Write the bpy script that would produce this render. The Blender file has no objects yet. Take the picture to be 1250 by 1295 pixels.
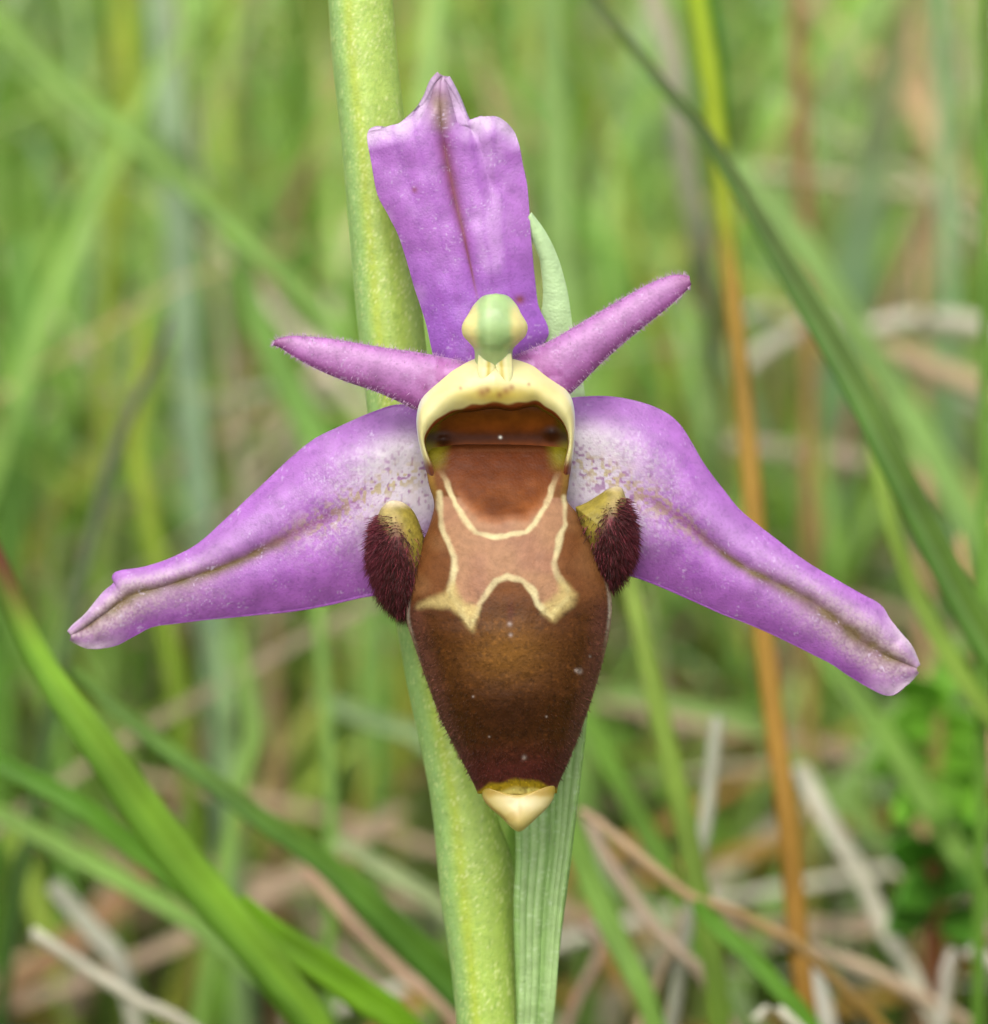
import bpy, math, random
import numpy as np

random.seed(7)
RNG = np.random.default_rng(11)
sc = bpy.context.scene
COL = sc.collection

# ------------------------------------------------------------------ camera
S = 0.000028                 # one photo pixel at the flower = 0.028 mm
D = 0.15                     # lens to flower, 15 cm (close-up)
H = 0.075                    # flower height above the ground
PITCH = math.radians(18)
FWD = np.array([0, math.cos(PITCH), -math.sin(PITCH)])
UP = np.array([0, math.sin(PITCH), math.cos(PITCH)])
RIGHT = np.array([1.0, 0, 0])
CAM = np.array([0, 0, H]) - D * FWD
cam_d = bpy.data.cameras.new('camera')
cam = bpy.data.objects.new('camera', cam_d)
COL.objects.link(cam)
cam.location = CAM
cam.rotation_euler = (math.pi / 2 - PITCH, 0, 0)
cam_d.sensor_fit = 'HORIZONTAL'
cam_d.sensor_width = 7.2
cam_d.lens = 7.2 * D / (1250 * S)
cam_d.clip_start = 0.005
cam_d.clip_end = 500
cam_d.dof.use_dof = True
cam_d.dof.focus_distance = D - 0.0006
cam_d.dof.aperture_fstop = cam_d.lens / 2.6        # 2.6 mm opening
sc.camera = cam

# ------------------------------------------------------------------ world, sun, exposure
SUN_EL, SUN_AZ = math.radians(60), math.radians(-165)   # azimuth from +Y, clockwise
world = bpy.data.worlds.new('World')
sc.world = world
world.use_nodes = True
wn = world.node_tree
sky = wn.nodes.new('ShaderNodeTexSky')
sky.sky_type = 'NISHITA'
sky.sun_disc = False
sky.sun_elevation = SUN_EL
sky.sun_rotation = SUN_AZ
sky.dust_density = 4.0
sky.air_density = 1.0
hs = wn.nodes.new('ShaderNodeHueSaturation')
hs.inputs['Saturation'].default_value = 0.35            # thin overcast: whiter sky
wn.links.new(sky.outputs['Color'], hs.inputs['Color'])
bg = wn.nodes['Background']
bg.inputs['Strength'].default_value = 0.15
wn.links.new(hs.outputs['Color'], bg.inputs['Color'])
sun_d = bpy.data.lights.new('sun', 'SUN')
sun_d.energy = 1.1
sun_d.angle = math.radians(50)
sun_d.color = (1.0, 0.97, 0.92)
sun = bpy.data.objects.new('sun', sun_d)
COL.objects.link(sun)
sun.rotation_euler = (math.pi / 2 - SUN_EL, 0, math.pi - SUN_AZ)
sun.location = (0, 0, 2)
sc.view_settings.view_transform = 'Standard'
sc.view_settings.look = 'None'
sc.view_settings.gamma = 1.0
sc.view_settings.use_curve_mapping = False
sc.view_settings.exposure = 1.0
sc.cycles.max_bounces = 6
sc.cycles.transparent_max_bounces = 8

# ------------------------------------------------------------------ helpers
def srgb(r, g, b):
    c = np.array([r, g, b], float) / 255.0
    return np.where(c <= 0.04045, c / 12.92, ((c + 0.055) / 1.055) ** 2.4)

def W(x, y, z):
    """photo pixel + height in pixels towards the lens from the flower plane -> world metres"""
    x, y, z = np.broadcast_arrays(np.asarray(x, float), np.asarray(y, float), np.asarray(z, float))
    dep = D - z * S
    X = (x - 625) * S * dep / D
    Y = (647.5 - y) * S * dep / D
    return CAM + X[..., None] * RIGHT + Y[..., None] * UP + dep[..., None] * FWD

def Wd(x, y, mm):
    return W(x, y, -np.asarray(mm, float) * 1e-3 / S)

def project(P):
    v = P - CAM
    dep = v @ FWD
    return 625 + (v @ RIGHT) / dep * D / S, 647.5 - (v @ UP) / dep * D / S, dep

def spline(pts, n):
    """Catmull-Rom through pts, resampled to n points even in arc length"""
    p = np.asarray(pts, float)
    q = np.vstack([2 * p[0] - p[1], p, 2 * p[-1] - p[-2]])
    out = []
    for i in range(len(p) - 1):
        a, b, c, d = q[i], q[i + 1], q[i + 2], q[i + 3]
        t = np.linspace(0, 1, 16, endpoint=False)[:, None]
        out.append(0.5 * (2 * b + (c - a) * t + (2 * a - 5 * b + 4 * c - d) * t ** 2 + (3 * b - a - 3 * c + d) * t ** 3))
    out.append(p[-1:])
    o = np.vstack(out)
    l = np.r_[0, np.cumsum(np.linalg.norm(np.diff(o[:, :2], axis=0), axis=1) + 1e-9)]
    s = np.linspace(0, l[-1], n)
    return np.stack([np.interp(s, l, o[:, k]) for k in range(o.shape[1])], 1)

_lat = RNG.random((256, 256))
def vnoise(x, y, scale, seed=0):
    u = np.asarray(x) / scale + 37.3 * seed
    v = np.asarray(y) / scale + 91.7 * seed
    i, j = np.floor(u).astype(int), np.floor(v).astype(int)
    f, g = u - i, v - j
    f, g = f * f * (3 - 2 * f), g * g * (3 - 2 * g)
    L = lambda a, b: _lat[a % 256, b % 256]
    return (L(i, j) * (1 - f) + L(i + 1, j) * f) * (1 - g) + (L(i, j + 1) * (1 - f) + L(i + 1, j + 1) * f) * g

def sst(a, b, x):
    t = np.clip((np.asarray(x, float) - a) / (b - a), 0, 1)
    return t * t * (3 - 2 * t)

def mix(c, d, m):
    return np.asarray(c) * (1 - m[..., None]) + np.asarray(d) * m[..., None]

def poly_dist(x, y, pts):
    """distance to an open polyline"""
    best = np.full(np.shape(x), 1e9)
    p = np.asarray(pts, float)
    for a, b in zip(p[:-1], p[1:]):
        d = b - a
        t = np.clip(((x - a[0]) * d[0] + (y - a[1]) * d[1]) / (d @ d), 0, 1)
        best = np.minimum(best, np.hypot(x - a[0] - t * d[0], y - a[1] - t * d[1]))
    return best

def inside(x, y, pts):
    p = np.asarray(pts, float)
    r = np.zeros(np.shape(x), bool)
    for a, b in zip(p, np.roll(p, -1, 0)):
        c = (a[1] > y) != (b[1] > y)
        with np.errstate(divide='ignore', invalid='ignore'):
            r ^= c & (x < (b[0] - a[0]) * (y - a[1]) / (b[1] - a[1] + 1e-12) + a[0])
    return r

def sdf(x, y, pts):
    """signed distance, positive inside"""
    d = poly_dist(x, y, list(pts) + [pts[0]])
    return np.where(inside(x, y, pts), d, -d)

def thing(name, label, cat, loc, group=None):
    o = bpy.data.objects.new(name, None)
    o.empty_display_size = 0.004
    COL.objects.link(o)
    o.location = loc
    o['label'] = label
    o['category'] = cat
    if group:
        o['group'] = group
    return o

def root_loc(o):
    l = np.zeros(3)
    while o is not None:
        l = l + np.array(o.location)
        o = o.parent
    return l

def make_mesh(name, V, F, mat, parent=None, tint=None, surf=None, smooth=True):
    """V world points, F quads array or list of faces"""
    V = np.asarray(V, float)
    if parent is not None:
        V = V - root_loc(parent)
    me = bpy.data.meshes.new(name)
    F = np.asarray(F, int)
    k = F.shape[1]
    me.vertices.add(len(V))
    me.vertices.foreach_set('co', V.astype(np.float32).ravel())
    me.loops.add(F.size)
    me.loops.foreach_set('vertex_index', F.astype(np.int32).ravel())
    me.polygons.add(len(F))
    me.polygons.foreach_set('loop_start', np.arange(0, F.size, k, dtype=np.int32))
    me.polygons.foreach_set('loop_total', np.full(len(F), k, np.int32))
    me.update(calc_edges=True)
    me.validate()
    if smooth:
        me.polygons.foreach_set('use_smooth', np.ones(len(me.polygons), bool))
    if tint is not None:
        a = me.attributes.new('tint', 'FLOAT_COLOR', 'POINT')
        t = np.ones((len(V), 4), np.float32)
        t[:, :3] = np.clip(np.asarray(tint).reshape(-1, 3), 0, 1)
        a.data.foreach_set('color', t.ravel())
    if surf is not None:
        a = me.attributes.new('surf', 'FLOAT_VECTOR', 'POINT')
        a.data.foreach_set('vector', np.asarray(surf, np.float32).reshape(-1, 3).ravel())
    me.materials.append(mat)
    o = bpy.data.objects.new(name, me)
    COL.objects.link(o)
    o.parent = parent
    return o

def grid_faces(nu, nv, wrap=False):
    i = np.arange(nu - 1)[:, None]
    j = np.arange(nv if wrap else nv - 1)[None, :]
    j2 = (j + 1) % nv
    a = i * nv + j; b = i * nv + j2; c = (i + 1) * nv + j2; d = (i + 1) * nv + j
    return np.stack([a, b, c, d], -1).reshape(-1, 4)

def grid(name, x, y, z, mat, parent, tint, wrap=False, thick=0):
    nu, nv = x.shape
    surf = np.stack([x, y, z * 1.0], -1)
    o = make_mesh(name, W(x, y, z).reshape(-1, 3), grid_faces(nu, nv, wrap), mat, parent, tint, surf)
    if thick:
        m = o.modifiers.new('thickness', 'SOLIDIFY')
        m.thickness = thick
        m.offset = 0
    return o

# ------------------------------------------------------------------ materials
def new_mat(name):
    m = bpy.data.materials.new(name)
    m.use_nodes = True
    nt = m.node_tree
    return m, nt, nt.nodes['Principled BSDF'], nt.nodes['Material Output']

def petal_mat(name, rough=0.45, spec=0.5, bscale=0.25, bump=0.00002, transl=0.0, sheen=0.0,
              sss=0.0, var=0.25, vscale=0.12, coat=0.0, gain=1.0):
    m, nt, b, out = new_mat(name)
    N = nt.nodes.new; L = nt.links.new
    at = N('ShaderNodeAttribute'); at.attribute_name = 'tint'
    sf = N('ShaderNodeAttribute'); sf.attribute_name = 'surf'
    n1 = N('ShaderNodeTexNoise'); n1.inputs['Scale'].default_value = vscale; n1.inputs['Detail'].default_value = 4
    L(sf.outputs['Vector'], n1.inputs['Vector'])
    mr = N('ShaderNodeMapRange')
    mr.inputs['From Min'].default_value = 0.3; mr.inputs['From Max'].default_value = 0.7
    mr.inputs['To Min'].default_value = gain * (1 - var); mr.inputs['To Max'].default_value = gain * (1 + var)
    L(n1.outputs['Fac'], mr.inputs['Value'])
    vm = N('ShaderNodeVectorMath'); vm.operation = 'SCALE'
    L(at.outputs['Color'], vm.inputs[0]); L(mr.outputs['Result'], vm.inputs['Scale'])
    L(vm.outputs['Vector'], b.inputs['Base Color'])
    b.inputs['Roughness'].default_value = rough
    b.inputs['Specular IOR Level'].default_value = spec
    b.inputs['Coat Weight'].default_value = coat
    b.inputs['Coat Roughness'].default_value = 0.25
    if sheen:
        b.inputs['Sheen Weight'].default_value = sheen
        b.inputs['Sheen Roughness'].default_value = 0.4
    if sss:
        b.inputs['Subsurface Weight'].default_value = sss
        b.inputs['Subsurface Radius'].default_value = (1, 0.7, 0.4)
        b.inputs['Subsurface Scale'].default_value = 0.0004
    if bump:
        vo = N('ShaderNodeTexVoronoi'); vo.inputs['Scale'].default_value = bscale
        n2 = N('ShaderNodeTexNoise'); n2.inputs['Scale'].default_value = bscale * 0.5; n2.inputs['Detail'].default_value = 3
        L(sf.outputs['Vector'], vo.inputs['Vector']); L(sf.outputs['Vector'], n2.inputs['Vector'])
        ad = N('ShaderNodeMath'); ad.operation = 'SUBTRACT'
        L(n2.outputs['Fac'], ad.inputs[0]); L(vo.outputs['Distance'], ad.inputs[1])
        bu = N('ShaderNodeBump'); bu.inputs['Distance'].default_value = bump
        L(ad.outputs[0], bu.inputs['Height']); L(bu.outputs['Normal'], b.inputs['Normal'])
    if transl:
        tr = N('ShaderNodeBsdfTranslucent'); L(vm.outputs['Vector'], tr.inputs['Color'])
        mx = N('ShaderNodeMixShader'); mx.inputs[0].default_value = transl
        L(b.outputs[0], mx.inputs[1]); L(tr.outputs[0], mx.inputs[2]); L(mx.outputs[0], out.inputs['Surface'])
    return m

def leaf_mat(name, rough=0.45, transl=0.3, spec=0.5, gain=1.0):
    """blade colour from the mesh's own tint, fine lengthwise ribs and blotches"""
    m, nt, b, out = new_mat(name)
    N = nt.nodes.new; L = nt.links.new
    at = N('ShaderNodeAttribute'); at.attribute_name = 'tint'
    tc = N('ShaderNodeTexCoord')
    n1 = N('ShaderNodeTexNoise'); n1.inputs['Scale'].default_value = 260; n1.inputs['Detail'].default_value = 4
    L(tc.outputs['Object'], n1.inputs['Vector'])
    mr = N('ShaderNodeMapRange')
    mr.inputs['From Min'].default_value = 0.3; mr.inputs['From Max'].default_value = 0.7
    mr.inputs['To Min'].default_value = 0.78 * gain; mr.inputs['To Max'].default_value = 1.22 * gain
    L(n1.outputs['Fac'], mr.inputs['Value'])
    vm = N('ShaderNodeVectorMath'); vm.operation = 'SCALE'
    L(at.outputs['Color'], vm.inputs[0]); L(mr.outputs['Result'], vm.inputs['Scale'])
    L(vm.outputs['Vector'], b.inputs['Base Color'])
    b.inputs['Roughness'].default_value = rough
    b.inputs['Specular IOR Level'].default_value = spec
    if transl:
        tr = N('ShaderNodeBsdfTranslucent'); L(vm.outputs['Vector'], tr.inputs['Color'])
        mx = N('ShaderNodeMixShader'); mx.inputs[0].default_value = transl
        L(b.outputs[0], mx.inputs[1]); L(tr.outputs[0], mx.inputs[2]); L(mx.outputs[0], out.inputs['Surface'])
    return m

M_SEPAL = petal_mat('sepal_tissue', 0.4, 0.45, 0.4, 0.000008, transl=0.2, var=0.14, vscale=0.05, gain=0.66)
M_PETAL = petal_mat('petal_tissue', 0.5, 0.35, 0.3, 0.000009, transl=0.15, var=0.14, vscale=0.06, sheen=0.08, gain=0.70)
M_LIP = petal_mat('lip_velvet', 0.5, 0.12, 0.3, 0.000009, var=0.14, vscale=0.1, gain=0.54)
M_CAV = petal_mat('cavity_gloss', 0.3, 0.08, 0.08, 0.00001, var=0.2, vscale=0.06, gain=0.85)
M_COLL = petal_mat('collar_wax', 0.4, 0.5, 0.05, 0.000008, sss=0.4, var=0.06, vscale=0.04, gain=0.71)
M_COLUMN = petal_mat('column_wax', 0.4, 0.5, 0.06, 0.000008, sss=0.4, var=0.08, vscale=0.05, gain=0.72)
M_STEM = petal_mat('stem_skin', 0.36, 0.5, 0.26, 0.00001, sss=0.2, var=0.1, vscale=0.06, gain=0.84)
M_BRACT = petal_mat('bract_skin', 0.42, 0.5, 0.24, 0.000014, transl=0.2, var=0.12, vscale=0.06, gain=0.86)
M_LOBE = petal_mat('lobe_velvet', 0.6, 0.3, 0.2, 0.00002, var=0.25, vscale=0.1, gain=0.75)
M_HAIR = petal_mat('hair', 0.5, 0.3, 0.2, 0, var=0.3, vscale=0.2, gain=0.66)
M_BLADE = leaf_mat('grass_tissue', 0.42, 0.35, 0.4)
M_STRAND = leaf_mat('grass_strand_tissue', 0.5, 0.42, 0.25, gain=0.74)
M_STRAW = leaf_mat('dry_straw', 0.6, 0.12, 0.35, gain=0.66)
M_HERB = leaf_mat('herb_leaf', 0.5, 0.35, 0.4)

# ================================================================== THE GROUND
def ground():
    m, nt, b, out = new_mat('soil')
    N = nt.nodes.new; L = nt.links.new
    tc = N('ShaderNodeTexCoord')
    n = N('ShaderNodeTexNoise'); n.inputs['Scale'].default_value = 45; n.inputs['Detail'].default_value = 8
    L(tc.outputs['Object'], n.inputs['Vector'])
    r = N('ShaderNodeValToRGB')
    r.color_ramp.elements[0].color = (0.035, 0.024, 0.015, 1); r.color_ramp.elements[0].position = 0.35
    r.color_ramp.elements[1].color = (0.16, 0.12, 0.075, 1); r.color_ramp.elements[1].position = 0.7
    e = r.color_ramp.elements.new(0.52); e.color = (0.075, 0.065, 0.03, 1)
    L(n.outputs['Fac'], r.inputs['Fac']); L(r.outputs['Color'], b.inputs['Base Color'])
    b.inputs['Roughness'].default_value = 0.95
    bu = N('ShaderNodeBump'); bu.inputs['Distance'].default_value = 0.004
    L(n.outputs['Fac'], bu.inputs['Height']); L(bu.outputs['Normal'], b.inputs['Normal'])
    k = 141
    g = np.linspace(-1, 1, k)
    ax = np.sign(g) * (0.9 * np.abs(g) + 140 * np.abs(g) ** 9)
    X, Y = np.meshgrid(ax, ax, indexing='ij')
    Z = 0.006 * (vnoise(X * 1000, Y * 1000, 60, 1) - 0.5) + 0.003 * (vnoise(X * 1000, Y * 1000, 17, 2) - 0.5)
    Z = Z - 0.004
    o = make_mesh('meadow_ground', np.stack([X, Y, Z], -1).reshape(-1, 3), grid_faces(k, k), m)
    o['kind'] = 'structure'
    o['label'] = 'bare brown soil of the meadow under the grass'
    return o
ground()

# ================================================================== THE ORCHID
stem_pts = [(424, -900, -120), (438, -400, -135), (455, 0, -150), (474, 200, -158), (497, 450, -168), (530, 700, -176), (556, 850, -182),
            (588, 1000, -188), (603, 1130, -194), (616, 1293, -200)]
sp = [W(*p) for p in stem_pts]
p_low = sp[-1]
sdir = (sp[-1] - sp[-2]); sdir /= np.linalg.norm(sdir)
base = p_low.copy()
for i in range(6):                       # the stem below the frame bends upright and enters the soil
    sdir = sdir * 0.8 + np.array([0, 0, -1]) * 0.2; sdir /= np.linalg.norm(sdir)
    step = (p_low[2] + 0.004) / 6 / -sdir[2]
    base = base + sdir * step
    sp.append(base)
orchid = thing('orchid', 'purple orchid with a velvety brown lip on a pale green stem', 'orchid', tuple(base))

def spl3(pts, n):
    p = np.asarray(pts, float)
    q = np.vstack([2 * p[0] - p[1], p, 2 * p[-1] - p[-2]])
    out = []
    for i in range(len(p) - 1):
        a, b, c, d = q[i:i + 4]
        t = np.linspace(0, 1, 12, endpoint=False)[:, None]
        out.append(0.5 * (2 * b + (c - a) * t + (2 * a - 5 * b + 4 * c - d) * t ** 2 + (3 * b - a - 3 * c + d) * t ** 3))
    out.append(p[-1:])
    o = np.vstack(out)
    l = np.r_[0, np.cumsum(np.linalg.norm(np.diff(o[:, :3], axis=0), axis=1) + 1e-12)]
    s = np.linspace(0, l[-1], n)
    return np.stack([np.interp(s, l, o[:, k]) for k in range(o.shape[1])], 1)

def stem_col(a, ln):
    # a: 0 = image right ... pi = left ; front is where sin(a) points to the lens
    c = np.broadcast_to(srgb(162, 185, 84), a.shape + (3,))
    ca = np.cos(a)
    left = 0.75 * sst(-0.25, -0.75, ca)
    c = mix(c, srgb(140, 174, 112), left)
    stripe = np.exp(-((ca + 0.32) / 0.15) ** 2)
    c = mix(c, srgb(164, 176, 48), stripe * 0.6)
    right = sst(0.5, 0.95, ca)
    c = mix(c, srgb(158, 184, 82), right)
    sp_ = vnoise(ca * 120, ln, 3.0, 3)
    c = mix(c, srgb(214, 220, 150), 0.6 * sst(0.70, 0.93, sp_))
    c = mix(c, srgb(120, 152, 60), 0.4 * sst(0.6, 0.9, vnoise(ca * 120, ln, 4.0, 4)))
    return c

def tube2(name, pts, radii, mat, parent, colfn, nseg=400, nside=48, ridge=0.0):
    P = spl3(np.c_[np.asarray(pts), np.asarray(radii)], nseg)
    C, R = P[:, :3], P[:, 3]
    T = np.gradient(C, axis=0); T /= np.linalg.norm(T, axis=1)[:, None]
    side = np.cross(T, -FWD); side /= np.linalg.norm(side, axis=1)[:, None]
    side = np.where((side @ RIGHT)[:, None] < 0, -side, side)
    fr = np.cross(side, T); fr = np.where((fr @ FWD)[:, None] > 0, -fr, fr)
    a = np.linspace(0, 2 * np.pi, nside, endpoint=False)
    rr = 1 + ridge * np.cos(3 * (a - 1.9))
    V = C[:, None] + R[:, None, None] * rr[None, :, None] * (np.cos(a)[None, :, None] * side[:, None] + np.sin(a)[None, :, None] * fr[:, None])
    ln = np.r_[0, np.cumsum(np.linalg.norm(np.diff(C, axis=0), axis=1))] / S
    A = np.broadcast_to(a[None], (nseg, nside)); LN = np.broadcast_to(ln[:, None], A.shape)
    surf = np.stack([np.cos(A) * 40, LN, np.sin(A) * 40], -1)
    V = np.concatenate([V.reshape(-1, 3)])
    o = make_mesh(name, V, grid_faces(nseg, nside, True), mat, parent, colfn(A, LN), surf)
    return o

rad = [36 * S, 39 * S, 42 * S, 42.5 * S, 43 * S, 44 * S, 46 * S, 47.5 * S, 49 * S, 41 * S] + [43 * S] * 6
tube2('stem', sp, rad, M_STEM, orchid, stem_col, 1500, 96, 0.035)

# ovary: from the bract axil up behind the lip to the back of the flower
ov = [W(632, 1130, -215), W(640, 1070, -200), W(645, 1020, -180), W(640, 960, -160), W(634, 900, -145), W(622, 820, -132), W(626, 700, -126), W(628, 600, -116), W(628, 545, -92)]
def ov_col(a, ln):
    c = np.broadcast_to(srgb(142, 178, 80), a.shape + (3,))
    g = np.cos(3 * a + ln * 0.004)
    c = mix(c, srgb(166, 190, 92), 0.5 * sst(0, 1, g))
    return mix(c, srgb(196, 214, 140), 0.25 * sst(0.7, 0.9, vnoise(np.cos(a) * 100, ln, 5, 8)))
tube2('ovary', ov, [14 * S, 20 * S, 26 * S, 32 * S, 38 * S, 42 * S, 44 * S, 38 * S, 28 * S], M_STEM, orchid, ov_col, 200, 40, 0.05)

# ---- sepals, petals: two edges and a midrib
def blade3(A, Mid, B, nu, nv):
    """returns x,y,t,v grids; v=-1 at edge A, 0 at the midrib, 1 at edge B"""
    a, m, b = spline(A, nu), spline(Mid, nu), spline(B, nu)
    h = nv // 2
    v = np.r_[-np.linspace(1, 0, h, endpoint=False), np.linspace(0, 1, h + 1)]
    # rounder middle: the curve through A, midrib, B
    vv = v[None, :, None]
    P = np.where(vv < 0, a[:, None] * (-vv) + m[:, None] * (1 + vv), m[:, None] * (1 - vv) + b[:, None] * vv)
    t = np.broadcast_to(np.linspace(0, 1, nu)[:, None], P.shape[:2])
    return P[..., 0], P[..., 1], t, np.broadcast_to(v[None], P.shape[:2])

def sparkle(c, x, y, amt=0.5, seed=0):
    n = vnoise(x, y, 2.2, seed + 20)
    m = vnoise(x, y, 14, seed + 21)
    c = mix(c, srgb(236, 214, 246), amt * sst(0.72, 0.98, n * 0.7 + m * 0.3))  # pale papillae and their glints, painted in as light flecks
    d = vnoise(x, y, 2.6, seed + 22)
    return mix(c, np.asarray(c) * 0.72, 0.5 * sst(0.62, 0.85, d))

PUR = srgb(190, 120, 206); PUR_D = srgb(166, 88, 188); PUR_L = srgb(214, 168, 224); WHITE = srgb(222, 208, 206)

# dorsal sepal
A = [(552, 462), (545, 430), (538, 401), (526, 364), (507, 302), (492, 271), (478, 244), (470, 204), (465, 172), (470, 163), (490, 160), (504, 156), (522, 142), (536, 125), (546, 104), (556, 93)]
Md = [(622, 462), (611, 400), (600, 360), (588, 302), (575, 250), (566, 205), (559, 165), (557, 135), (557, 112), (559, 96)]
B = [(668, 455), (690, 428), (692, 414), (680, 386), (675, 345), (671, 300), (667, 240), (660, 203), (653, 175), (643, 157), (627, 147), (609, 150), (599, 159), (592, 149), (580, 122), (566, 98)]
x, y, t, v = blade3(A, Md, B, 340, 200)
prof = np.sin(np.pi * np.clip(np.sqrt(v ** 2 + 0.02), 0, 1) ** 0.85)
z = -40 + 10 * prof * (1 - t) - 16 * (1 - t) * v ** 2
top = sst(0.62, 0.78, t)
z = z + top * (12 * np.abs(v) ** 1.5) - 5 * np.exp(-(v / 0.1) ** 2) * sst(0.1, 0.4, t)
rim = sst(0.74, 0.84, t)
z = z - rim * 6 * sst(0.1, 0.9, np.abs(v))
z = z + 10 * sst(0.88, 1.0, t)
z = z + 6 * (vnoise(x, y, 70, 31) - 0.5) + 2.5 * (vnoise(x, y, 22, 32) - 0.5)
z = z - 5 * np.exp(-((v - 0.5) / 0.1) ** 2) * sst(0.45, 0.6, t) - 4 * np.exp(-((v + 0.55) / 0.12) ** 2) * sst(0.4, 0.6, t)
hd = poly_dist(x, y, [(462, 168), (490, 160), (504, 156), (522, 142), (536, 125), (546, 104), (556, 93), (566, 98), (580, 122), (592, 149), (599, 159), (609, 150), (627, 147), (640, 153), (652, 166)])
hem = sst(28, 6, hd + 8 * (vnoise(x, y, 20, 36) - 0.5))
z = z - 11 * sst(26, 0, hd)
c = mix(np.broadcast_to(PUR, x.shape + (3,)), PUR_D, 0.6 * vnoise(x, y, 90, 33))
c = mix(c, srgb(160, 90, 204), sst(0.45, 0.1, t) * 0.55)
c = mix(c, PUR_L, 0.45 * sst(0.62, 0.95, vnoise(x, y, 45, 34)))
c = mix(c, srgb(232, 202, 234), hem * 0.8)
wv = 3.5 + 6.5 * sst(0.25, 0.7, t)
dv = np.abs(x - (np.interp(y, [93, 135, 165, 205, 250, 302, 360, 462], [557, 557, 559, 566, 575, 588, 600, 622])))
vein = np.exp(-(dv / wv) ** 2) * sst(0.16, 0.34, t)
c = mix(c, srgb(128, 54, 62), vein * (0.9 - 0.55 * rim))
c = mix(c, srgb(150, 132, 66), np.exp(-(dv / 11) ** 2) * sst(0.78, 0.84, t) * sst(0.98, 0.9, t) * 0.75)
for off in (-52, -28, 30, 55):
    c = mix(c, PUR_D, 0.4 * np.exp(-((x - np.interp(y, [150, 460], [560, 620]) - off * np.interp(y, [150, 460], [1.2, 0.7]) + 5 * vnoise(y, y, 40, 5)) / 3.5) ** 2))
c = mix(c, srgb(150, 70, 60), np.exp(-(np.hypot(x - 656, y - 379) / 6) ** 2) * 0.9)
c = mix(c, srgb(150, 70, 80), np.exp(-(np.hypot(x - 526, y - 240) / 4) ** 2) * 0.7)
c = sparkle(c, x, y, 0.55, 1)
grid('dorsal_sepal', x, y, z, M_SEPAL, orchid, c, thick=0.00022)['label'] = 'upright purple back sepal with a brown midline'
# lateral sepals
def lateral(A, Md, B, seed, name, tipz, label):
    x, y, t, v = blade3(A, Md, B, 420, 200)
    wid = 1 - 0.75 * sst(0.3, 1, t)
    av_ = np.sqrt(v ** 2 + 0.07)
    prof = np.sin(np.pi * np.clip(av_, 0, 1) ** 0.8)
    z = -30 - 35 * sst(0.3, 0.0, t) + tipz * t ** 1.5 + (17 * prof - 10 * v ** 2) * (0.25 + 0.75 * wid)
    z = z - 5 * (0.35 + 0.65 * wid) * np.exp(-(v / 0.2) ** 2) * sst(0.25, 0.55, t)
    tip = sst(0.84, 0.95, t)
    z = z + tip * 9 * np.abs(v) ** 1.4
    z = z + 8 * (vnoise(x, y, 80, seed) - 0.5) + 3 * (vnoise(x, y, 26, seed + 1) - 0.5) + 3 * sst(0.8, 0.95, t) * (vnoise(x, y, 12, seed + 2) - 0.5)
    c = mix(np.broadcast_to(PUR, x.shape + (3,)), PUR_D, 0.45 * vnoise(x, y, 80, seed + 3))
    c = mix(c, srgb(188, 100, 206), 0.6 * sst(0.1, 0.8, v))
    c = mix(c, PUR_L, 0.45 * np.exp(-((v + 0.45) / 0.25) ** 2) * sst(0.25, 0.6, t))
    # streaks along the tissue
    c = mix(c, PUR_D, 0.35 * sst(0.55, 0.9, vnoise(v * 60, t * 160, 7, seed + 4)))
    # pale throat of the sepal breaking up into speckles
    reach = np.exp(-((v + 0.02) / 0.6) ** 4)
    nf = vnoise(x, y, 2.6, seed + 5) * 0.5 + vnoise(x, y, 5, seed + 6) * 0.3 + vnoise(x, y, 13, seed + 10) * 0.2
    base_w = sst(0.40, 0.17, t + 0.22 * (nf - 0.5)) * np.clip(reach * 1.15, 0, 1)
    c = mix(c, srgb(226, 216, 220), base_w * 0.92)
    zone = sst(0.56, 0.22, t) * np.exp(-((v - 0.02) / 0.42) ** 2)
    c = mix(c, srgb(226, 212, 216), 0.8 * zone * sst(0.52, 0.64, nf))
    dots = vnoise(x, y, 4.2, seed + 7) * 0.75 + vnoise(x, y, 11, seed + 11) * 0.25
    c = mix(c, srgb(146, 70, 140), 0.75 * zone * sst(0.62, 0.76, dots))
    along = np.exp(-((v + 0.02) / 0.17) ** 2) * sst(0.10, 0.18, t) * sst(0.56, 0.36, t)
    c = mix(c, srgb(198, 178, 122), 0.85 * along * sst(0.5, 0.66, vnoise(x, y, 4.5, seed + 8)))
    vein = np.exp(-(v / (0.12 + 0.34 * sst(0.5, 0.95, t))) ** 2) * sst(0.30, 0.55, t)
    vein *= 0.65 + 0.4 * vnoise(x, y, 16, seed + 9)
    c = mix(c, srgb(118, 92, 50), np.clip(vein * 1.15, 0, 1))
    c = mix(c, srgb(138, 54, 118), np.exp(-((v + 0.02) / 0.08) ** 2) * sst(0.22, 0.36, t) * sst(0.6, 0.4, t) * 0.6)
    c = mix(c, srgb(226, 204, 216), tip * sst(0.45, 0.95, np.abs(v)) * 0.85)
    c = mix(c, srgb(214, 192, 190), 0.75 * sst(0.5, 0.85, t) * np.exp(-((np.abs(v) - 0.4) / 0.25) ** 2) * (0.35 + 0.4 * sst(0.25, 0.75, vnoise(x, y, 2.2, seed + 12))))
    c = mix(c, PUR_D, 0.6 * sst(0.86, 1.0, v) * sst(1.0, 0.85, t) + 0.35 * sst(-0.9, -1.0, v) * sst(0.9, 0.7, t))
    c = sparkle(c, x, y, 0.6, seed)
    grid(name, x, y, z, M_SEPAL, orchid, c, thick=0.00022)['label'] = label

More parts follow.
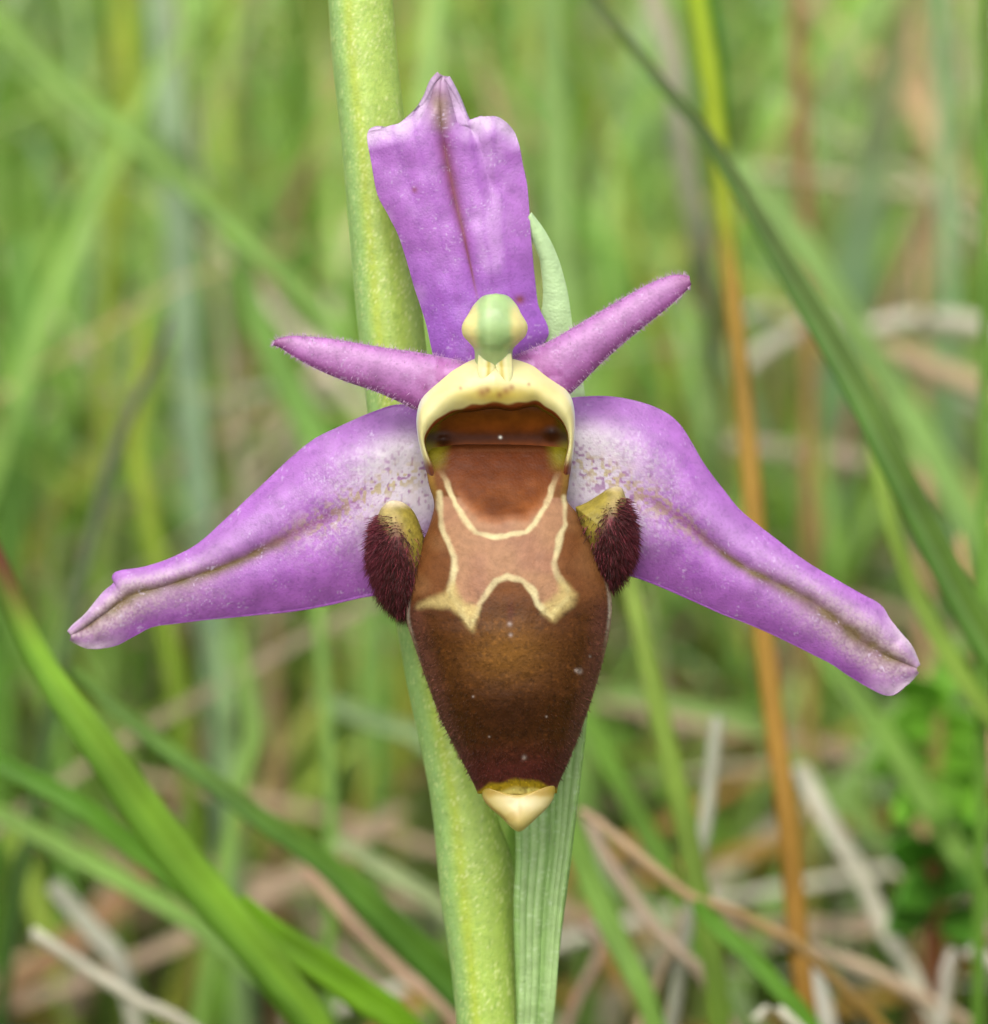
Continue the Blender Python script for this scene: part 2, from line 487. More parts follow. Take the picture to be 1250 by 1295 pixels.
lateral([(610, 540), (560, 522), (526, 514), (502, 512), (470, 522), (430, 540), (398, 556), (366, 582), (334, 612), (294, 650), (254, 686), (218, 706), (182, 718), (152, 722), (144, 727), (146, 737), (130, 751), (110, 777), (94, 792), (88, 800)],
        [(610, 585), (510, 604), (410, 658), (350, 686), (286, 716), (242, 731), (206, 742), (166, 754), (130, 778), (104, 795), (90, 803)],
        [(600, 640), (560, 715), (520, 745), (462, 755), (410, 766), (358, 774), (306, 779), (262, 783), (222, 788), (194, 792), (170, 804), (146, 816), (122, 821), (106, 818), (90, 807)], 40, 'lateral_sepal', -50, 'drooping purple sepal whose tip is curled and pale')
lateral([(640, 540), (690, 512), (724, 504), (770, 502), (810, 509), (838, 520), (858, 536), (874, 560), (890, 588), (914, 620), (938, 648), (978, 680), (1018, 710), (1058, 734), (1090, 752), (1114, 766), (1128, 786), (1150, 812), (1157, 828), (1161, 842)],
        [(640, 580), (730, 584), (810, 628), (858, 656), (898, 688), (938, 716), (986, 740), (1030, 764), (1070, 796), (1110, 824), (1159, 845)],
        [(650, 640), (700, 690), (750, 715), (810, 732), (850, 748), (882, 762), (918, 778), (950, 790), (986, 806), (1022, 824), (1050, 838), (1074, 854), (1098, 868), (1126, 880), (1146, 868), (1160, 849)], 60, 'lateral_sepal', -35, 'drooping purple sepal with a blunt tip and olive groove')

# petals: rolled, pointed, finely hairy
def petal(A, Md, B, seed, zt):
    x, y, t, v = blade3(A, Md, B, 260, 80)
    wid = np.interp(t, [0, 0.5, 1], [24, 17, 2])
    z = 12 + zt * t + wid * np.sqrt(np.clip(1 - (0.98 * v) ** 2, 0, 1)) - 10
    z = z + 2.5 * (vnoise(x, y, 30, seed) - 0.5)
    c = mix(np.broadcast_to(srgb(186, 118, 184), x.shape + (3,)), srgb(208, 154, 204), np.exp(-((v + 0.25) / 0.5) ** 2) * 0.8)
    c = mix(c, srgb(156, 66, 146), sst(0.4, 1, v) * 0.7)  # lighter crown and darker lower edge: roll shading painted into the colour
    c = mix(c, srgb(150, 60, 134), sst(0.35, 0.05, t) * 0.75 * sst(0.35, 0.75, vnoise(x, y, 9, seed + 1)))
    c = mix(c, srgb(140, 72, 120), sst(0.86, 1, t) * 0.7)
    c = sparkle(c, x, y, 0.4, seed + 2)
    o = grid('petal', x, y, z, M_PETAL, orchid, c, thick=0.00015)
    return o, x, y, z
pl = petal([(600, 466), (585, 459), (535, 449), (480, 441), (421, 431), (376, 427), (358, 429), (347, 433)],
           [(590, 490), (555, 482), (510, 468), (455, 455), (400, 442), (366, 434), (348, 432)],
           [(560, 528), (526, 516), (512, 509), (476, 493), (435, 479), (398, 463), (371, 448), (356, 438), (346, 434)], 80, 25)
pr = petal([(640, 462), (658, 449), (695, 434), (740, 408), (786, 381), (822, 361), (850, 350), (866, 350), (872, 352)],
           [(655, 485), (690, 466), (745, 430), (800, 394), (840, 368), (873, 355)],
           [(690, 510), (718, 497), (731, 486), (763, 454), (800, 422), (845, 386), (866, 367), (873, 358)], 90, 30)

# hairs: thin three-sided spikes joined into one part
def hairs(name, P0, P1, w, cols, parent, bend=None):
    """P0 roots, P1 tips (world), w root radius"""
    n = len(P0)
    d = P1 - P0
    l = np.linalg.norm(d, axis=1)[:, None]
    d = d / l
    s1 = np.cross(d, RNG.normal(size=(n, 3))); s1 /= np.linalg.norm(s1, axis=1)[:, None] + 1e-12
    s2 = np.cross(d, s1)
    pm = (P0 + P1) / 2 if bend is None else (P0 + P1) / 2 + bend
    V = np.empty((n, 7, 3))
    for k in range(3):
        a = 2 * math.pi * k / 3
        off = math.cos(a) * s1 + math.sin(a) * s2
        V[:, k] = P0 + off * w
        V[:, 3 + k] = pm + off * w * 0.7
    V[:, 6] = P1
    f = []
    for k in range(3):
        k2 = (k + 1) % 3
        f += [(k, k2, 3 + k2), (k, 3 + k2, 3 + k), (3 + k, 3 + k2, 6)]
    F = (np.arange(n)[:, None, None] * 7 + np.array(f)[None]).reshape(-1, 3)
    tint = np.repeat(cols[:, None, :], 7, 1)
    o = make_mesh(name, V.reshape(-1, 3), F, M_HAIR, parent, tint, V / S)
    o['kind'] = 'stuff'
    return o

for o, x, y, z in (pl, pr):
    n = 1100
    i = RNG.integers(0, x.shape[0], n); j = RNG.integers(0, x.shape[1], n)
    e = RNG.random(n) < 0.8
    j = np.where(e, np.where(RNG.random(n) < 0.6, RNG.integers(0, 7, n), x.shape[1] - 1 - RNG.integers(0, 6, n)), j)
    px, py, pz = x[i, j], y[i, j], z[i, j]
    cx, cy = x[i, x.shape[1] // 2], y[i, x.shape[1] // 2]
    dx, dy = px - cx, py - cy
    ll = np.hypot(dx, dy) + 1e-6
    L = RNG.uniform(4, 10, n)
    P0 = W(px, py, pz)
    P1 = W(px + dx / ll * L * 0.9 + RNG.normal(0, 1.5, n), py + dy / ll * L * 0.9 + RNG.normal(0, 1.5, n), pz + L * RNG.uniform(0.1, 0.9, n))
    hairs('petal_fringe', P0, P1, 0.36 * S, np.broadcast_to(srgb(212, 170, 208), (n, 3)), o)

# ---- lip
LE = np.array([(550, 556), (546, 568), (543, 590), (546, 612), (553, 638), (546, 668), (538, 687), (525, 723), (518, 760), (518, 785), (531, 825), (545, 865), (563, 912), (589, 963), (600, 985), (608, 1003)], float)
RE = np.array([(710, 556), (714, 568), (717, 590), (716, 612), (714, 634), (730, 655), (748, 691), (763, 727), (770, 756), (769, 789), (759, 836), (743, 890), (723, 945), (709, 977), (703, 992), (701, 1003)], float)
ny, nx = 460, 260
ys = np.linspace(558, 1003, ny)
def smooth1(xs, k=5):
    w = np.ones(k) / k
    return np.convolve(np.pad(xs, k // 2, mode='edge'), w, 'valid')
def curve(P):
    s = spl3(np.c_[P, np.zeros(len(P))], 900)
    return np.interp(ys, s[:, 1], s[:, 0])
lx, rx = smooth1(curve(LE), 9), smooth1(curve(RE), 9)
ph = np.linspace(-1, 1, nx)
vv = np.sin(ph * math.pi / 2)
cx = (lx + rx) / 2; hw = (rx - lx) / 2
x = cx[:, None] + hw[:, None] * vv[None]
y = np.broadcast_to(ys[:, None], x.shape).copy()
zc = np.interp(ys, [558, 563, 568, 574, 590, 620, 660, 720, 800, 880, 950, 985, 1003], [-40, -14, -3, 2, 8, 15, 22, 26, 28, 24, 14, 6, 2])
bl = np.interp(ys, [558, 585, 620, 660, 720, 800, 880, 950, 985, 1003], [2, 8, 30, 48, 66, 76, 72, 54, 40, 30])
zc, bl = smooth1(zc, 7), smooth1(bl, 31)
z = zc[:, None] + bl[:, None] * (np.clip(1 - np.abs(vv[None]) ** 2.3, 0, 1) ** 0.6)
# narrow waist at the base of the lip keeps a hollow between two shoulders
z = z - 5 * np.exp(-((y - 625) / 26) ** 2) * (1 - vv[None] ** 2)
z = z + 4 * (vnoise(x, y, 50, 101) - 0.5) + 1.2 * (vnoise(x, y, 12, 102) - 0.5)
bottom_wave = 4 * (vnoise(x, y * 0, 14, 103) - 0.5)

wob = lambda s, k: 5.0 * (vnoise(x, y, 22, k) - 0.5) * s + 2.0 * (vnoise(x, y, 8, k + 1) - 0.5) * s
xw, yw = x + wob(1, 110), y + wob(1, 112)
spec_poly = [(553, 560), (590, 545), (640, 540), (690, 545), (712, 560), (712, 592), (699, 612), (684, 645), (668, 660), (635, 664), (605, 660), (592, 648), (574, 618), (558, 600)]
mid_poly = [(558, 630), (563, 672), (575, 700), (578, 722), (572, 748), (596, 792), (612, 758), (628, 737), (643, 730), (660, 737), (680, 757), (697, 781), (719, 752), (704, 735), (700, 712), (708, 685), (713, 660), (708, 630)]
line_v = [(558, 596), (566, 614), (576, 638), (588, 658), (602, 673), (620, 678), (640, 680), (664, 675), (676, 664), (686, 645), (694, 624), (704, 600)]
line_l = [(556, 625), (559, 645), (563, 672), (573, 696), (578, 720), (573, 746)]
line_r = [(710, 628), (712, 645), (713, 664), (707, 687), (700, 712), (705, 732), (716, 748)]
line_w = [(572, 748), (584, 775), (596, 790), (607, 764), (616, 750), (628, 736), (643, 730), (659, 736), (671, 748), (682, 764), (697, 778), (716, 756)]
blob_l = [(532, 768), (548, 758), (566, 750), (576, 738), (588, 762), (606, 768), (598, 796), (592, 792), (584, 778), (570, 768), (550, 766)]
blob_r = [(690, 764), (704, 752), (708, 736), (718, 744), (727, 752), (722, 764), (708, 776), (698, 784), (688, 774)]
DK = srgb(74, 40, 16)
c = np.broadcast_to(srgb(90, 50, 18), x.shape + (3,))
# dark brown main field
av = np.abs(vv)[None] + 0 * x
c = mix(c, srgb(146, 98, 40), np.exp(-(((x - 642) / 48) ** 2 + ((y - 825) / 40) ** 2)) * 0.8)
c = mix(c, srgb(58, 28, 10), np.exp(-(((x - 645) / 70) ** 2 + ((y - 905) / 45) ** 2)) * 0.8)
c = mix(c, srgb(128, 76, 66), sst(0.72, 0.98, av) * sst(740, 800, y) * 0.75)
c = mix(c, srgb(104, 40, 46), sst(925, 975, y) * 0.6)
# shoulders outside the cream lines
shoulder = sst(772, 745, yw)
c = mix(c, srgb(126, 76, 38), shoulder * 0.95)
c = mix(c, srgb(158, 112, 70), shoulder * sst(0.45, 0.9, vnoise(x, y, 26, 115)) * 0.4)
c = mix(c, srgb(184, 136, 100), sst(-2.5, 2.5, sdf(xw, yw, mid_poly)))
c = mix(c, srgb(168, 116, 92), sst(-2, 3, sdf(xw, yw, mid_poly)) * sst(0.4, 0.9, vnoise(x, y, 30, 116)) * 0.6)
# basal field
sd = sdf(xw, yw, spec_poly)
bf = mix(np.broadcast_to(srgb(128, 66, 20), x.shape + (3,)), srgb(150, 84, 36), sst(0.3, 0.8, vnoise(x, y, 16, 117)))
bf = mix(bf, srgb(98, 44, 10), sst(640, 590, y) * 0.9)
bf = mix(bf, srgb(186, 124, 84), sst(14, 0, sd) * sst(610, 650, y) * 0.9)
bf = mix(bf, srgb(88, 44, 14), np.exp(-(((x - 630) / 34) ** 2 + ((y - 640) / 20) ** 2)) * 0.6)
bf = mix(bf, srgb(50, 26, 8), np.exp(-((y - 564) / 9) ** 2) * 0.6)
bf = mix(bf, srgb(132, 84, 56), np.exp(-((y - 572) / 2.2) ** 2) * sst(0.8, 0.5, av) * 0.3)
bf = mix(bf, srgb(132, 124, 22), sst(0.66, 0.9, av) * sst(606, 578, y) * 0.85)
c = mix(c, bf, np.maximum(sst(-4, 4, sd), sst(606, 592, y)))
c = mix(c, srgb(150, 112, 44), sst(0.88, 0.97, av) * sst(585, 600, y) * sst(645, 622, y) * 0.8)
cream = srgb(232, 214, 160)
def line(c, pts, w, a=1.0, soft=2.2):
    d = poly_dist(xw, yw, pts)
    ww = w * (0.75 + 0.5 * vnoise(x, y, 18, 118))
    return mix(c, cream, a * sst(ww / 2 + soft, ww / 2 - soft, d) * sst(592, 632, y) * (0.62 + 0.38 * sst(0.25, 0.65, vnoise(x, y, 20, 119))))
c = line(c, line_v, 6, 0.95, 2.0)
c = line(c, line_l, 7, 0.9, 2.6); c = line(c, line_r, 7, 0.9, 2.6); c = line(c, line_w, 7, 0.95, 2.2)
c = mix(c, srgb(208, 184, 116), sst(-7, 5, sdf(xw, yw, blob_l)) * 0.8)
c = mix(c, srgb(208, 184, 116), sst(-7, 5, sdf(xw, yw, blob_r)) * 0.8)
# small maroon fleck under the arch, pale rim at the widest point, yellow end band
c = mix(c, srgb(84, 34, 34), np.exp(-(((x - 646) / 5) ** 2 + ((y - 775) / 14) ** 2)) * 0.5)
c = mix(c, srgb(206, 192, 172), sst(0.95, 0.985, av) * np.exp(-((y - 772) / 34) ** 2) * 0.9)
c = mix(c, srgb(172, 126, 96), sst(0.972, 0.995, av) * sst(690, 720, y) * 0.5)
endl = y + bottom_wave * 1.5 + 5 * np.exp(-((x - 655) / 12) ** 2) - 10 * sst(0.5, 0.95, av)
c = mix(c, srgb(178, 146, 30), sst(984, 990, endl))
c = mix(c, srgb(222, 200, 110), sst(994, 1001, endl) * 0.9)
for sx, sy, r in ((646, 803, 3), (731, 848, 4), (727, 847, 3), (663, 956, 3.5), (645, 790, 3.5), (533, 832, 2.2), (744, 829, 2), (600, 880, 1.6), (690, 905, 1.6), (620, 930, 1.5)):
    c = mix(c, srgb(214, 196, 186), np.exp(-(np.hypot(x - sx, y - sy) / (r * 0.75)) ** 2) * 0.6)
c = mix(c, c * 0.55, 0.6 * sst(0.6, 0.85, vnoise(x, y, 3.5, 120)) * sst(690, 800, y))
c = mix(c, np.minimum(c * 1.9, 1), 0.5 * sst(0.72, 0.9, vnoise(x, y, 3.0, 121)) * sst(740, 800, y))
lip = grid('lip', x, y, z, M_LIP, orchid, c, thick=0.0002)
lip['label'] = 'velvety brown lip with cream line markings'
LX, LY, LZ, LC = x, y, z, c
# velvet: short hairs lying down over the dark field and margins
n = 15000
i = RNG.integers(int((690 - 558) / 445 * ny), int(426 / 445 * ny), n); j = RNG.integers(0, nx, n)
keep = (LC[i, j].sum(1) < 0.42)
i, j = i[keep], j[keep]; n = len(i)
px, py, pz = LX[i, j], LY[i, j], LZ[i, j]
vn = vv[j]
L = RNG.uniform(4, 10, n)
P0 = W(px, py, pz - 0.5)
P1 = W(px + vn * L * 0.7 + RNG.normal(0, 1.6, n), py + L * 0.85, pz + L * (0.28 + 0.2 * RNG.random(n)) * (1 - np.abs(vn) ** 4))
hc = np.clip(LC[i, j] * RNG.uniform(0.6, 1.5, n)[:, None], 0, 1)
hairs('velvet', P0, P1, 0.5 * S, hc, lip)
# pale fringe along the widest margins
n = 900
side = RNG.random(n) < 0.5
i = RNG.integers(int(138 / 445 * ny), int(413 / 445 * ny), n); j = np.where(side, RNG.integers(0, 5, n), nx - 1 - RNG.integers(0, 5, n))
px, py, pz = LX[i, j], LY[i, j], LZ[i, j]
sg = np.where(side, -1, 1); L = RNG.uniform(3, 7, n)
hairs('margin_fringe', W(px, py, pz), W(px + sg * L * 0.8, py + L * 0.7, pz + L * 0.3), 0.45 * S,
      np.where((RNG.random(n) < 0.5)[:, None], srgb(176, 140, 124), srgb(110, 60, 56)), lip)

# appendage: upturned cream tooth at the end of the lip
def dome(name, outline, centre, z0, h, mat, parent, colfn, nr=40, na=160, zfun=None, back=0.6):
    o = spl3(np.array([(a, b, 0) for a, b in list(outline) + [outline[0]]], float), na + 1)[:-1, :2]
    th = np.linspace(0, math.pi, nr)            # 0 front pole .. pi back pole
    r = np.sin(th)[:, None]
    X = centre[0] + r * (o[None, :, 0] - centre[0]); Y = centre[1] + r * (o[None, :, 1] - centre[1])
    cz = np.cos(th)[:, None] + 0 * X
    Z = z0 + np.where(cz > 0, h * cz, h * back * cz)
    if zfun is not None:
        Z = Z + zfun(X, Y)
    return grid(name, X, Y, Z, mat, parent, colfn(X, Y, cz), wrap=True), X, Y, Z

def app_col(X, Y, cz):
    c = mix(np.broadcast_to(srgb(198, 178, 112), X.shape + (3,)), srgb(218, 204, 156), np.exp(-(((X - 665) / 26) ** 2 + ((Y - 1016) / 9) ** 2)))
    c = mix(c, srgb(182, 150, 50), sst(1012, 1000, Y + 4 * (vnoise(X, Y, 9, 180) - 0.5)) * 0.95)
    c = mix(c, srgb(176, 146, 76), 0.5 * sst(0.5, 0.85, vnoise(X, Y, 10, 181)))
    c = mix(c, srgb(212, 186, 104), sst(1030, 1048, Y) * 0.5)
    c = mix(c, srgb(166, 130, 50), np.exp(-(poly_dist(X, Y, [(610, 1008), (622, 1022), (640, 1036)]) / 3) ** 2) * 0.6)
    return c
dome('appendage', [(609, 993), (630, 996), (655, 999), (680, 996), (700, 991), (701, 1007), (694, 1020), (682, 1032), (668, 1045), (658, 1052), (648, 1048), (634, 1034), (620, 1022), (611, 1010)],
     (655, 1012), 16, 26, M_COLL, lip, app_col, zfun=lambda X, Y: 16 * sst(1004, 1045, Y))

# side lobes: hairy humps beside the lip
def lobe(outline, centre, seed, flip, capx):
    outline = [(centre[0] + 0.88 * (a_ - centre[0]), centre[1] + (0.90 if b_ > centre[1] else 0.97) * (b_ - centre[1])) for a_, b_ in outline]
    def col(X, Y, cz):
        c = mix(np.broadcast_to(srgb(84, 34, 32), X.shape + (3,)), srgb(112, 42, 50), sst(0.3, 0.8, vnoise(X, Y, 14, seed)))
        top = sst(centre[1] - 8, centre[1] - 44, Y + 10 * vnoise(X, Y, 8, seed + 1))
        c = mix(c, srgb(158, 140, 80), top)
        inner = sst(-4, 14, flip * (X - centre[0]) + 0.25 * (Y - centre[1]) * -1 - 8)
        c = mix(c, srgb(140, 124, 44), inner * sst(centre[1] + 40, centre[1] + 5, Y))
        c = mix(c, srgb(226, 208, 178), sst(centre[1] - 52, centre[1] - 66, Y) * 0.8)
        return c
    o, X, Y, Z = dome('side_lobe', outline, centre, 14, 42, M_LOBE, lip, col, 48, 160)
    o['label'] = 'dark maroon hairy hump beside the lip'
    n = 9000
    i = RNG.integers(0, 27, n); i = np.maximum(i, RNG.integers(0, 29, n)); j = RNG.integers(0, 160, n)
    px, py, pz = X[i, j], Y[i, j], Z[i, j]
    keep = (py > centre[1] - 48 + 16 * RNG.random(n) + 14 * sst(-8, 18, flip * (px - centre[0]))) & (RNG.random(n) > 0.93 * sst(0, 14, flip * (px - centre[0]) - 0.25 * (py - centre[1]) - 6))
    px, py, pz = px[keep], py[keep], pz[keep]; n = len(px)
    dx, dy = px - centre[0], py - centre[1] + 25
    ll = np.hypot(dx, dy) + 1e-6
    L = RNG.uniform(5, 22, n)
    P1 = W(px + (dx / ll * 0.55 - 0.15 * flip) * L + RNG.normal(0, 3.2, n), py + (dy / ll * 0.5 + 0.45) * L, pz + L * RNG.uniform(0.2, 0.55, n))
    cc = np.where((RNG.random(n) < 0.3)[:, None], srgb(134, 52, 62), srgb(76, 30, 28)) * RNG.uniform(0.5, 1.5, n)[:, None]
    edge = (sst(5, 34, -flip * (px - centre[0])) * RNG.uniform(0.3, 1, n))[:, None]
    cc = cc * (1 - 0.8 * edge) + srgb(140, 50, 72) * 0.8 * edge
    hairs('lobe_hair', W(px, py, pz - 1), P1, 0.45 * S, cc, o)
lobe([(480, 640), (490, 632), (502, 631), (516, 636), (528, 648), (538, 670), (542, 690), (540, 730), (530, 770), (512, 784), (497, 774), (482, 757), (472, 731), (466, 705), (469, 673), (474, 652)], (503, 698), 130, 1, 498)
lobe([(722, 640), (738, 634), (756, 624), (772, 615), (787, 614), (793, 624), (797, 640), (801, 656), (804, 690), (796, 720), (782, 738), (768, 746), (752, 730), (742, 700), (728, 668)], (772, 676), 140, -1, 770)

# ---- collar round the stigma hollow, column above it
O_ = [(556, 646), (546, 614), (537, 585), (530, 555), (528, 528), (534, 505), (551, 485), (574, 469), (600, 455), (625, 450), (650, 455), (675, 464), (699, 481), (719, 498), (726, 521), (726, 552), (723, 582), (718, 612), (712, 644)]
I_ = [(561, 646), (556, 616), (549, 594), (540, 574), (537, 557), (545, 541), (563, 526), (580, 518), (600, 516), (625, 512), (648, 515), (675, 510), (690, 517), (704, 526), (716, 540), (720, 562), (714, 590), (708, 614), (706, 642)]
nphi, nw = 360, 90
def byidx(P, n):
    p = np.asarray(P, float); k = len(p)
    q = np.vstack([2 * p[0] - p[1], p, 2 * p[-1] - p[-2]])
    s = np.linspace(0, k - 1 - 1e-9, n); i = s.astype(int); t = (s - i)[:, None]
    a, b, c_, d = q[i], q[i + 1], q[i + 2], q[i + 3]
    return 0.5 * (2 * b + (c_ - a) * t + (2 * a - 5 * b + 4 * c_ - d) * t ** 2 + (3 * b - a - 3 * c_ + d) * t ** 3)
o, ii = byidx(O_, nphi), byidx(I_, nphi)
phi = np.linspace(0, 1, nphi)
ww = np.linspace(-0.35, 1.6, nw)
hgt = np.interp(phi, [0, 0.1, 0.25, 0.5, 0.75, 0.9, 1], [2, 20, 44, 62, 44, 20, 2])
X = np.empty((nphi, nw)); Y = X.copy(); Z = X.copy()
ctr = np.array([628, 570.0])
for k, w in enumerate(ww):
    wc = np.clip(w, 0, 1)
    p = o * (1 - wc) + ii * wc
    zz = hgt * (0.28 + 0.72 * np.sin(math.pi * np.clip(0.08 + 0.72 * wc, 0, 1)) ** 0.8)
    if w < 0:
        p = p + (ctr - p) * (-w) * 0.12
        zz = zz + w * 150
    if w > 1:
        e = w - 1
        p = p + (ctr - p) * np.array([0.02, 0.10]) * min(e * 2, 1)
        zz = zz - (hgt + 14) * e / 0.6
    X[:, k], Y[:, k], Z[:, k] = p[:, 0], p[:, 1], zz
Wg = np.broadcast_to(ww[None], X.shape)
Z = Z + 1.5 * (vnoise(X, Y, 16, 150) - 0.5)
c = np.broadcast_to(srgb(232, 216, 152), X.shape + (3,))
c = mix(c, srgb(218, 184, 66), np.exp(-(((X - 632) / 52) ** 2 + ((Y - 500) / 12) ** 2)) * 0.85)
c = mix(c, srgb(240, 236, 228), sst(0.3, 0.0, Wg) * sst(480, 520, Y) * 0.9)
wl = vnoise(X, Y, 14, 151) * 0.14
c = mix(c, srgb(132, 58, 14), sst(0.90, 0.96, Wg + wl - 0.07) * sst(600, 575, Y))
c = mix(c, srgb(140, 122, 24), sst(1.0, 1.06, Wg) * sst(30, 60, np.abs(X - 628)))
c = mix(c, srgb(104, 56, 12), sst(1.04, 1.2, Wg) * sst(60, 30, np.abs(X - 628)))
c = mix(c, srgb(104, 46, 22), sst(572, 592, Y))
c = mix(c, srgb(140, 112, 40), sst(572, 592, Y) * sst(0.7, 1.0, Wg) * 0.7)
for sx, sy, r in ((610, 496, 6), (617, 493, 4), (640, 494, 5), (647, 490, 4), (583, 491, 2.5), (669, 486, 2.5), (632, 499, 4)):
    c = mix(c, srgb(160, 110, 70), np.exp(-(np.hypot(X - sx, Y - sy) / r) ** 2) * 0.75)
collar = grid('stigma_collar', X, Y, Z, M_COLL, orchid, c, thick=0.00006)
collar['label'] = 'cream hood round the dark hollow of the flower'

# hollow behind the collar
gx, gy = np.meshgrid(np.linspace(-1, 1, 150), np.linspace(0, 1, 110))
Y = 500 + gy * 86
X = 630 + gx * np.interp(Y, [500, 530, 570, 592], [84, 95, 94, 86])
Z = 6 - 10 * sst(0.15, 0.62, gy) + 8 * np.abs(gx) ** 4
Z = Z + 4 * np.exp(-(((X - 562) / 9) ** 2 + ((Y - 556) / 7) ** 2)) + 4 * np.exp(-(((X - 698) / 9) ** 2 + ((Y - 548) / 7) ** 2))
c = np.broadcast_to(srgb(118, 58, 16), X.shape + (3,))
c = mix(c, srgb(124, 66, 16), sst(0.55, 0.3, gy) * 0.9)
c = mix(c, srgb(120, 112, 16), sst(0.72, 0.92, np.abs(gx)) * 0.9)
c = mix(c, srgb(18, 14, 8), np.exp(-(((X - 562) / 13) ** 2 + ((Y - 557) / 10) ** 2)) + np.exp(-(((X - 698) / 13) ** 2 + ((Y - 549) / 10) ** 2)))
c = mix(c, srgb(54, 24, 8), np.exp(-((Y - 553) / 10) ** 2) * 0.85)
c = mix(c, srgb(150, 104, 76), np.exp(-((Y - 573) / 2.5) ** 2) * sst(0.85, 0.6, np.abs(gx)) * 0.55)
c = mix(c, srgb(110, 52, 14), sst(576, 586, Y) * 0.8)
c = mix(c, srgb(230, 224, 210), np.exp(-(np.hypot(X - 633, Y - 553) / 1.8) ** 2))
grid('stigma_hollow', X, Y, Z, M_CAV, collar, c)['label'] = 'glossy dark brown hollow under the cream hood'

# column: green beak with cream flanks
CL = np.array([(628, 371), (612, 374), (600, 384), (593, 396), (585, 412), (586, 424), (594, 434), (600, 442), (601, 453), (600, 466)], float)
CR = np.array([(628, 371), (642, 374), (653, 386), (659, 397), (667, 410), (665, 424), (656, 433), (649, 441), (648, 453), (650, 466)], float)
nn = 120
l_, r_ = byidx(CL, nn), byidx(CR, nn)
a = np.linspace(0, 2 * math.pi, 72, endpoint=False)
cxm, hwm = (l_[:, 0] + r_[:, 0]) / 2, (r_[:, 0] - l_[:, 0]) / 2 + 0.3
yy = (l_[:, 1] + r_[:, 1]) / 2
X = cxm[:, None] + hwm[:, None] * np.cos(a)[None]
Y = yy[:, None] + 0 * X
depth = smooth1(np.interp(yy, [371, 385, 412, 440, 466], [5, 17, 23, 20, 12]), 25)
zc = smooth1(np.interp(yy, [371, 400, 430, 450, 466], [58, 66, 60, 48, 36]), 35)
sup = np.sign(np.sin(a)) * np.abs(np.sin(a)) ** 0.7
Z = zc[:, None] + depth[:, None] * sup[None] - 14 * (np.abs(np.cos(a)) ** 3)[None]
c = np.broadcast_to(srgb(160, 186, 122), X.shape + (3,))
dxx = np.abs(X - 625 - (Y - 400) * 0.02)
flank = sst(16, 28, dxx + 4 * (vnoise(X, Y, 10, 160) - 0.5)) * sst(452, 426, Y) * sst(372, 398, Y)
c = mix(c, srgb(228, 214, 140), flank)
c = mix(c, srgb(178, 206, 140), np.exp(-((X - 618) / 4) ** 2) * 0.6)
c = mix(c, srgb(142, 176, 108), np.exp(-((X - 632) / 6) ** 2) * 0.4)
c = mix(c, srgb(196, 212, 150), sst(440, 452, Y) * 0.6)
column = grid('column', X, Y, Z, M_COLUMN, orchid, c, wrap=True)
column['label'] = 'green beaked column with cream flanks above the lip'
# two anther pouches under the beak
for x0, x1, yb in ((616, 614, 491), (636, 640, 490)):
    nn2 = 48
    tt = np.linspace(0, 1, nn2)
    xc = x0 + (x1 - x0) * tt; yc = 447 + (yb - 447) * tt
    hw2 = 11.5 * np.sin(np.pi * np.clip(0.3 + 0.69 * tt, 0, 1)) ** 0.35 * np.interp(tt, [0, 1], [1, 0.9])
    X = xc[:, None] + hw2[:, None] * np.cos(a)[None]; Y = yc[:, None] + 0 * X
    Z = np.interp(tt, [0, 0.4, 1], [52, 53, 58])[:, None] + (hw2 * 0.4)[:, None] * np.sin(a)[None]
    c = np.broadcast_to(srgb(228, 218, 158), X.shape + (3,))
    off = (X - xc[:, None]) * (1 if x0 < 625 else -1)
    c = mix(c, srgb(190, 168, 40), np.exp(-((off - 3) / 3.0) ** 2) * (sst(1, 0.75, tt) * sst(0, 0.15, tt))[:, None] * 0.9)
    c = mix(c, srgb(196, 206, 140), np.exp(-((off + 6) / 2.5) ** 2) * 0.5)
    c = mix(c, srgb(176, 140, 84), sst(0.85, 1.0, tt)[:, None] * 0.6 + 0 * X)
    grid('anther_pouch', X, Y, Z, M_COLUMN, column, c, wrap=True)

# ---- bract behind the flower, tip curling over beside the back sepal
A = [(648, 1330), (655, 1293), (653, 1150), (655, 1054), (640, 900), (634, 700), (650, 520), (686, 400), (688, 340), (682, 316), (674, 298), (669, 280)]
Md = [(662, 1330), (680, 1293), (688, 1150), (697, 1054), (696, 900), (692, 700), (690, 520), (705, 400), (697, 345), (686, 308), (676, 288), (668, 272)]
B = [(682, 1330), (697, 1293), (715, 1130), (734, 980), (743, 890), (752, 700), (742, 520), (723, 416), (714, 364), (702, 324), (686, 293), (669, 271)]
x, y, t, v = blade3(A, Md, B, 420, 90)
z = np.interp(t, [0, 0.06, 0.35, 0.7, 0.85, 1], [-190, -170, -140, -100, -70, -46]) + 18 * v ** 2 * sst(0, 0.2, t) * (1 - 1.3 * sst(0.65, 0.8, t)) - 6 * np.exp(-(v / 0.1) ** 2) * sst(0.8, 0.6, t)
z = z + 1.0 * np.sin(v * 22 + 0.6) * sst(0.8, 0.6, t) + 3 * (vnoise(x, y, 40, 170) - 0.5)
c = np.broadcast_to(srgb(152, 186, 110), x.shape + (3,))
c = mix(c, srgb(186, 208, 150), 0.5 * sst(-0.4, 0.9, np.sin(v * 22 + 0.6)) * sst(0.85, 0.65, t))
c = mix(c, srgb(116, 156, 70), 0.5 * np.exp(-((v - 0.3) / 0.05) ** 2) + 0.35 * np.exp(-((v + 0.2) / 0.04) ** 2))
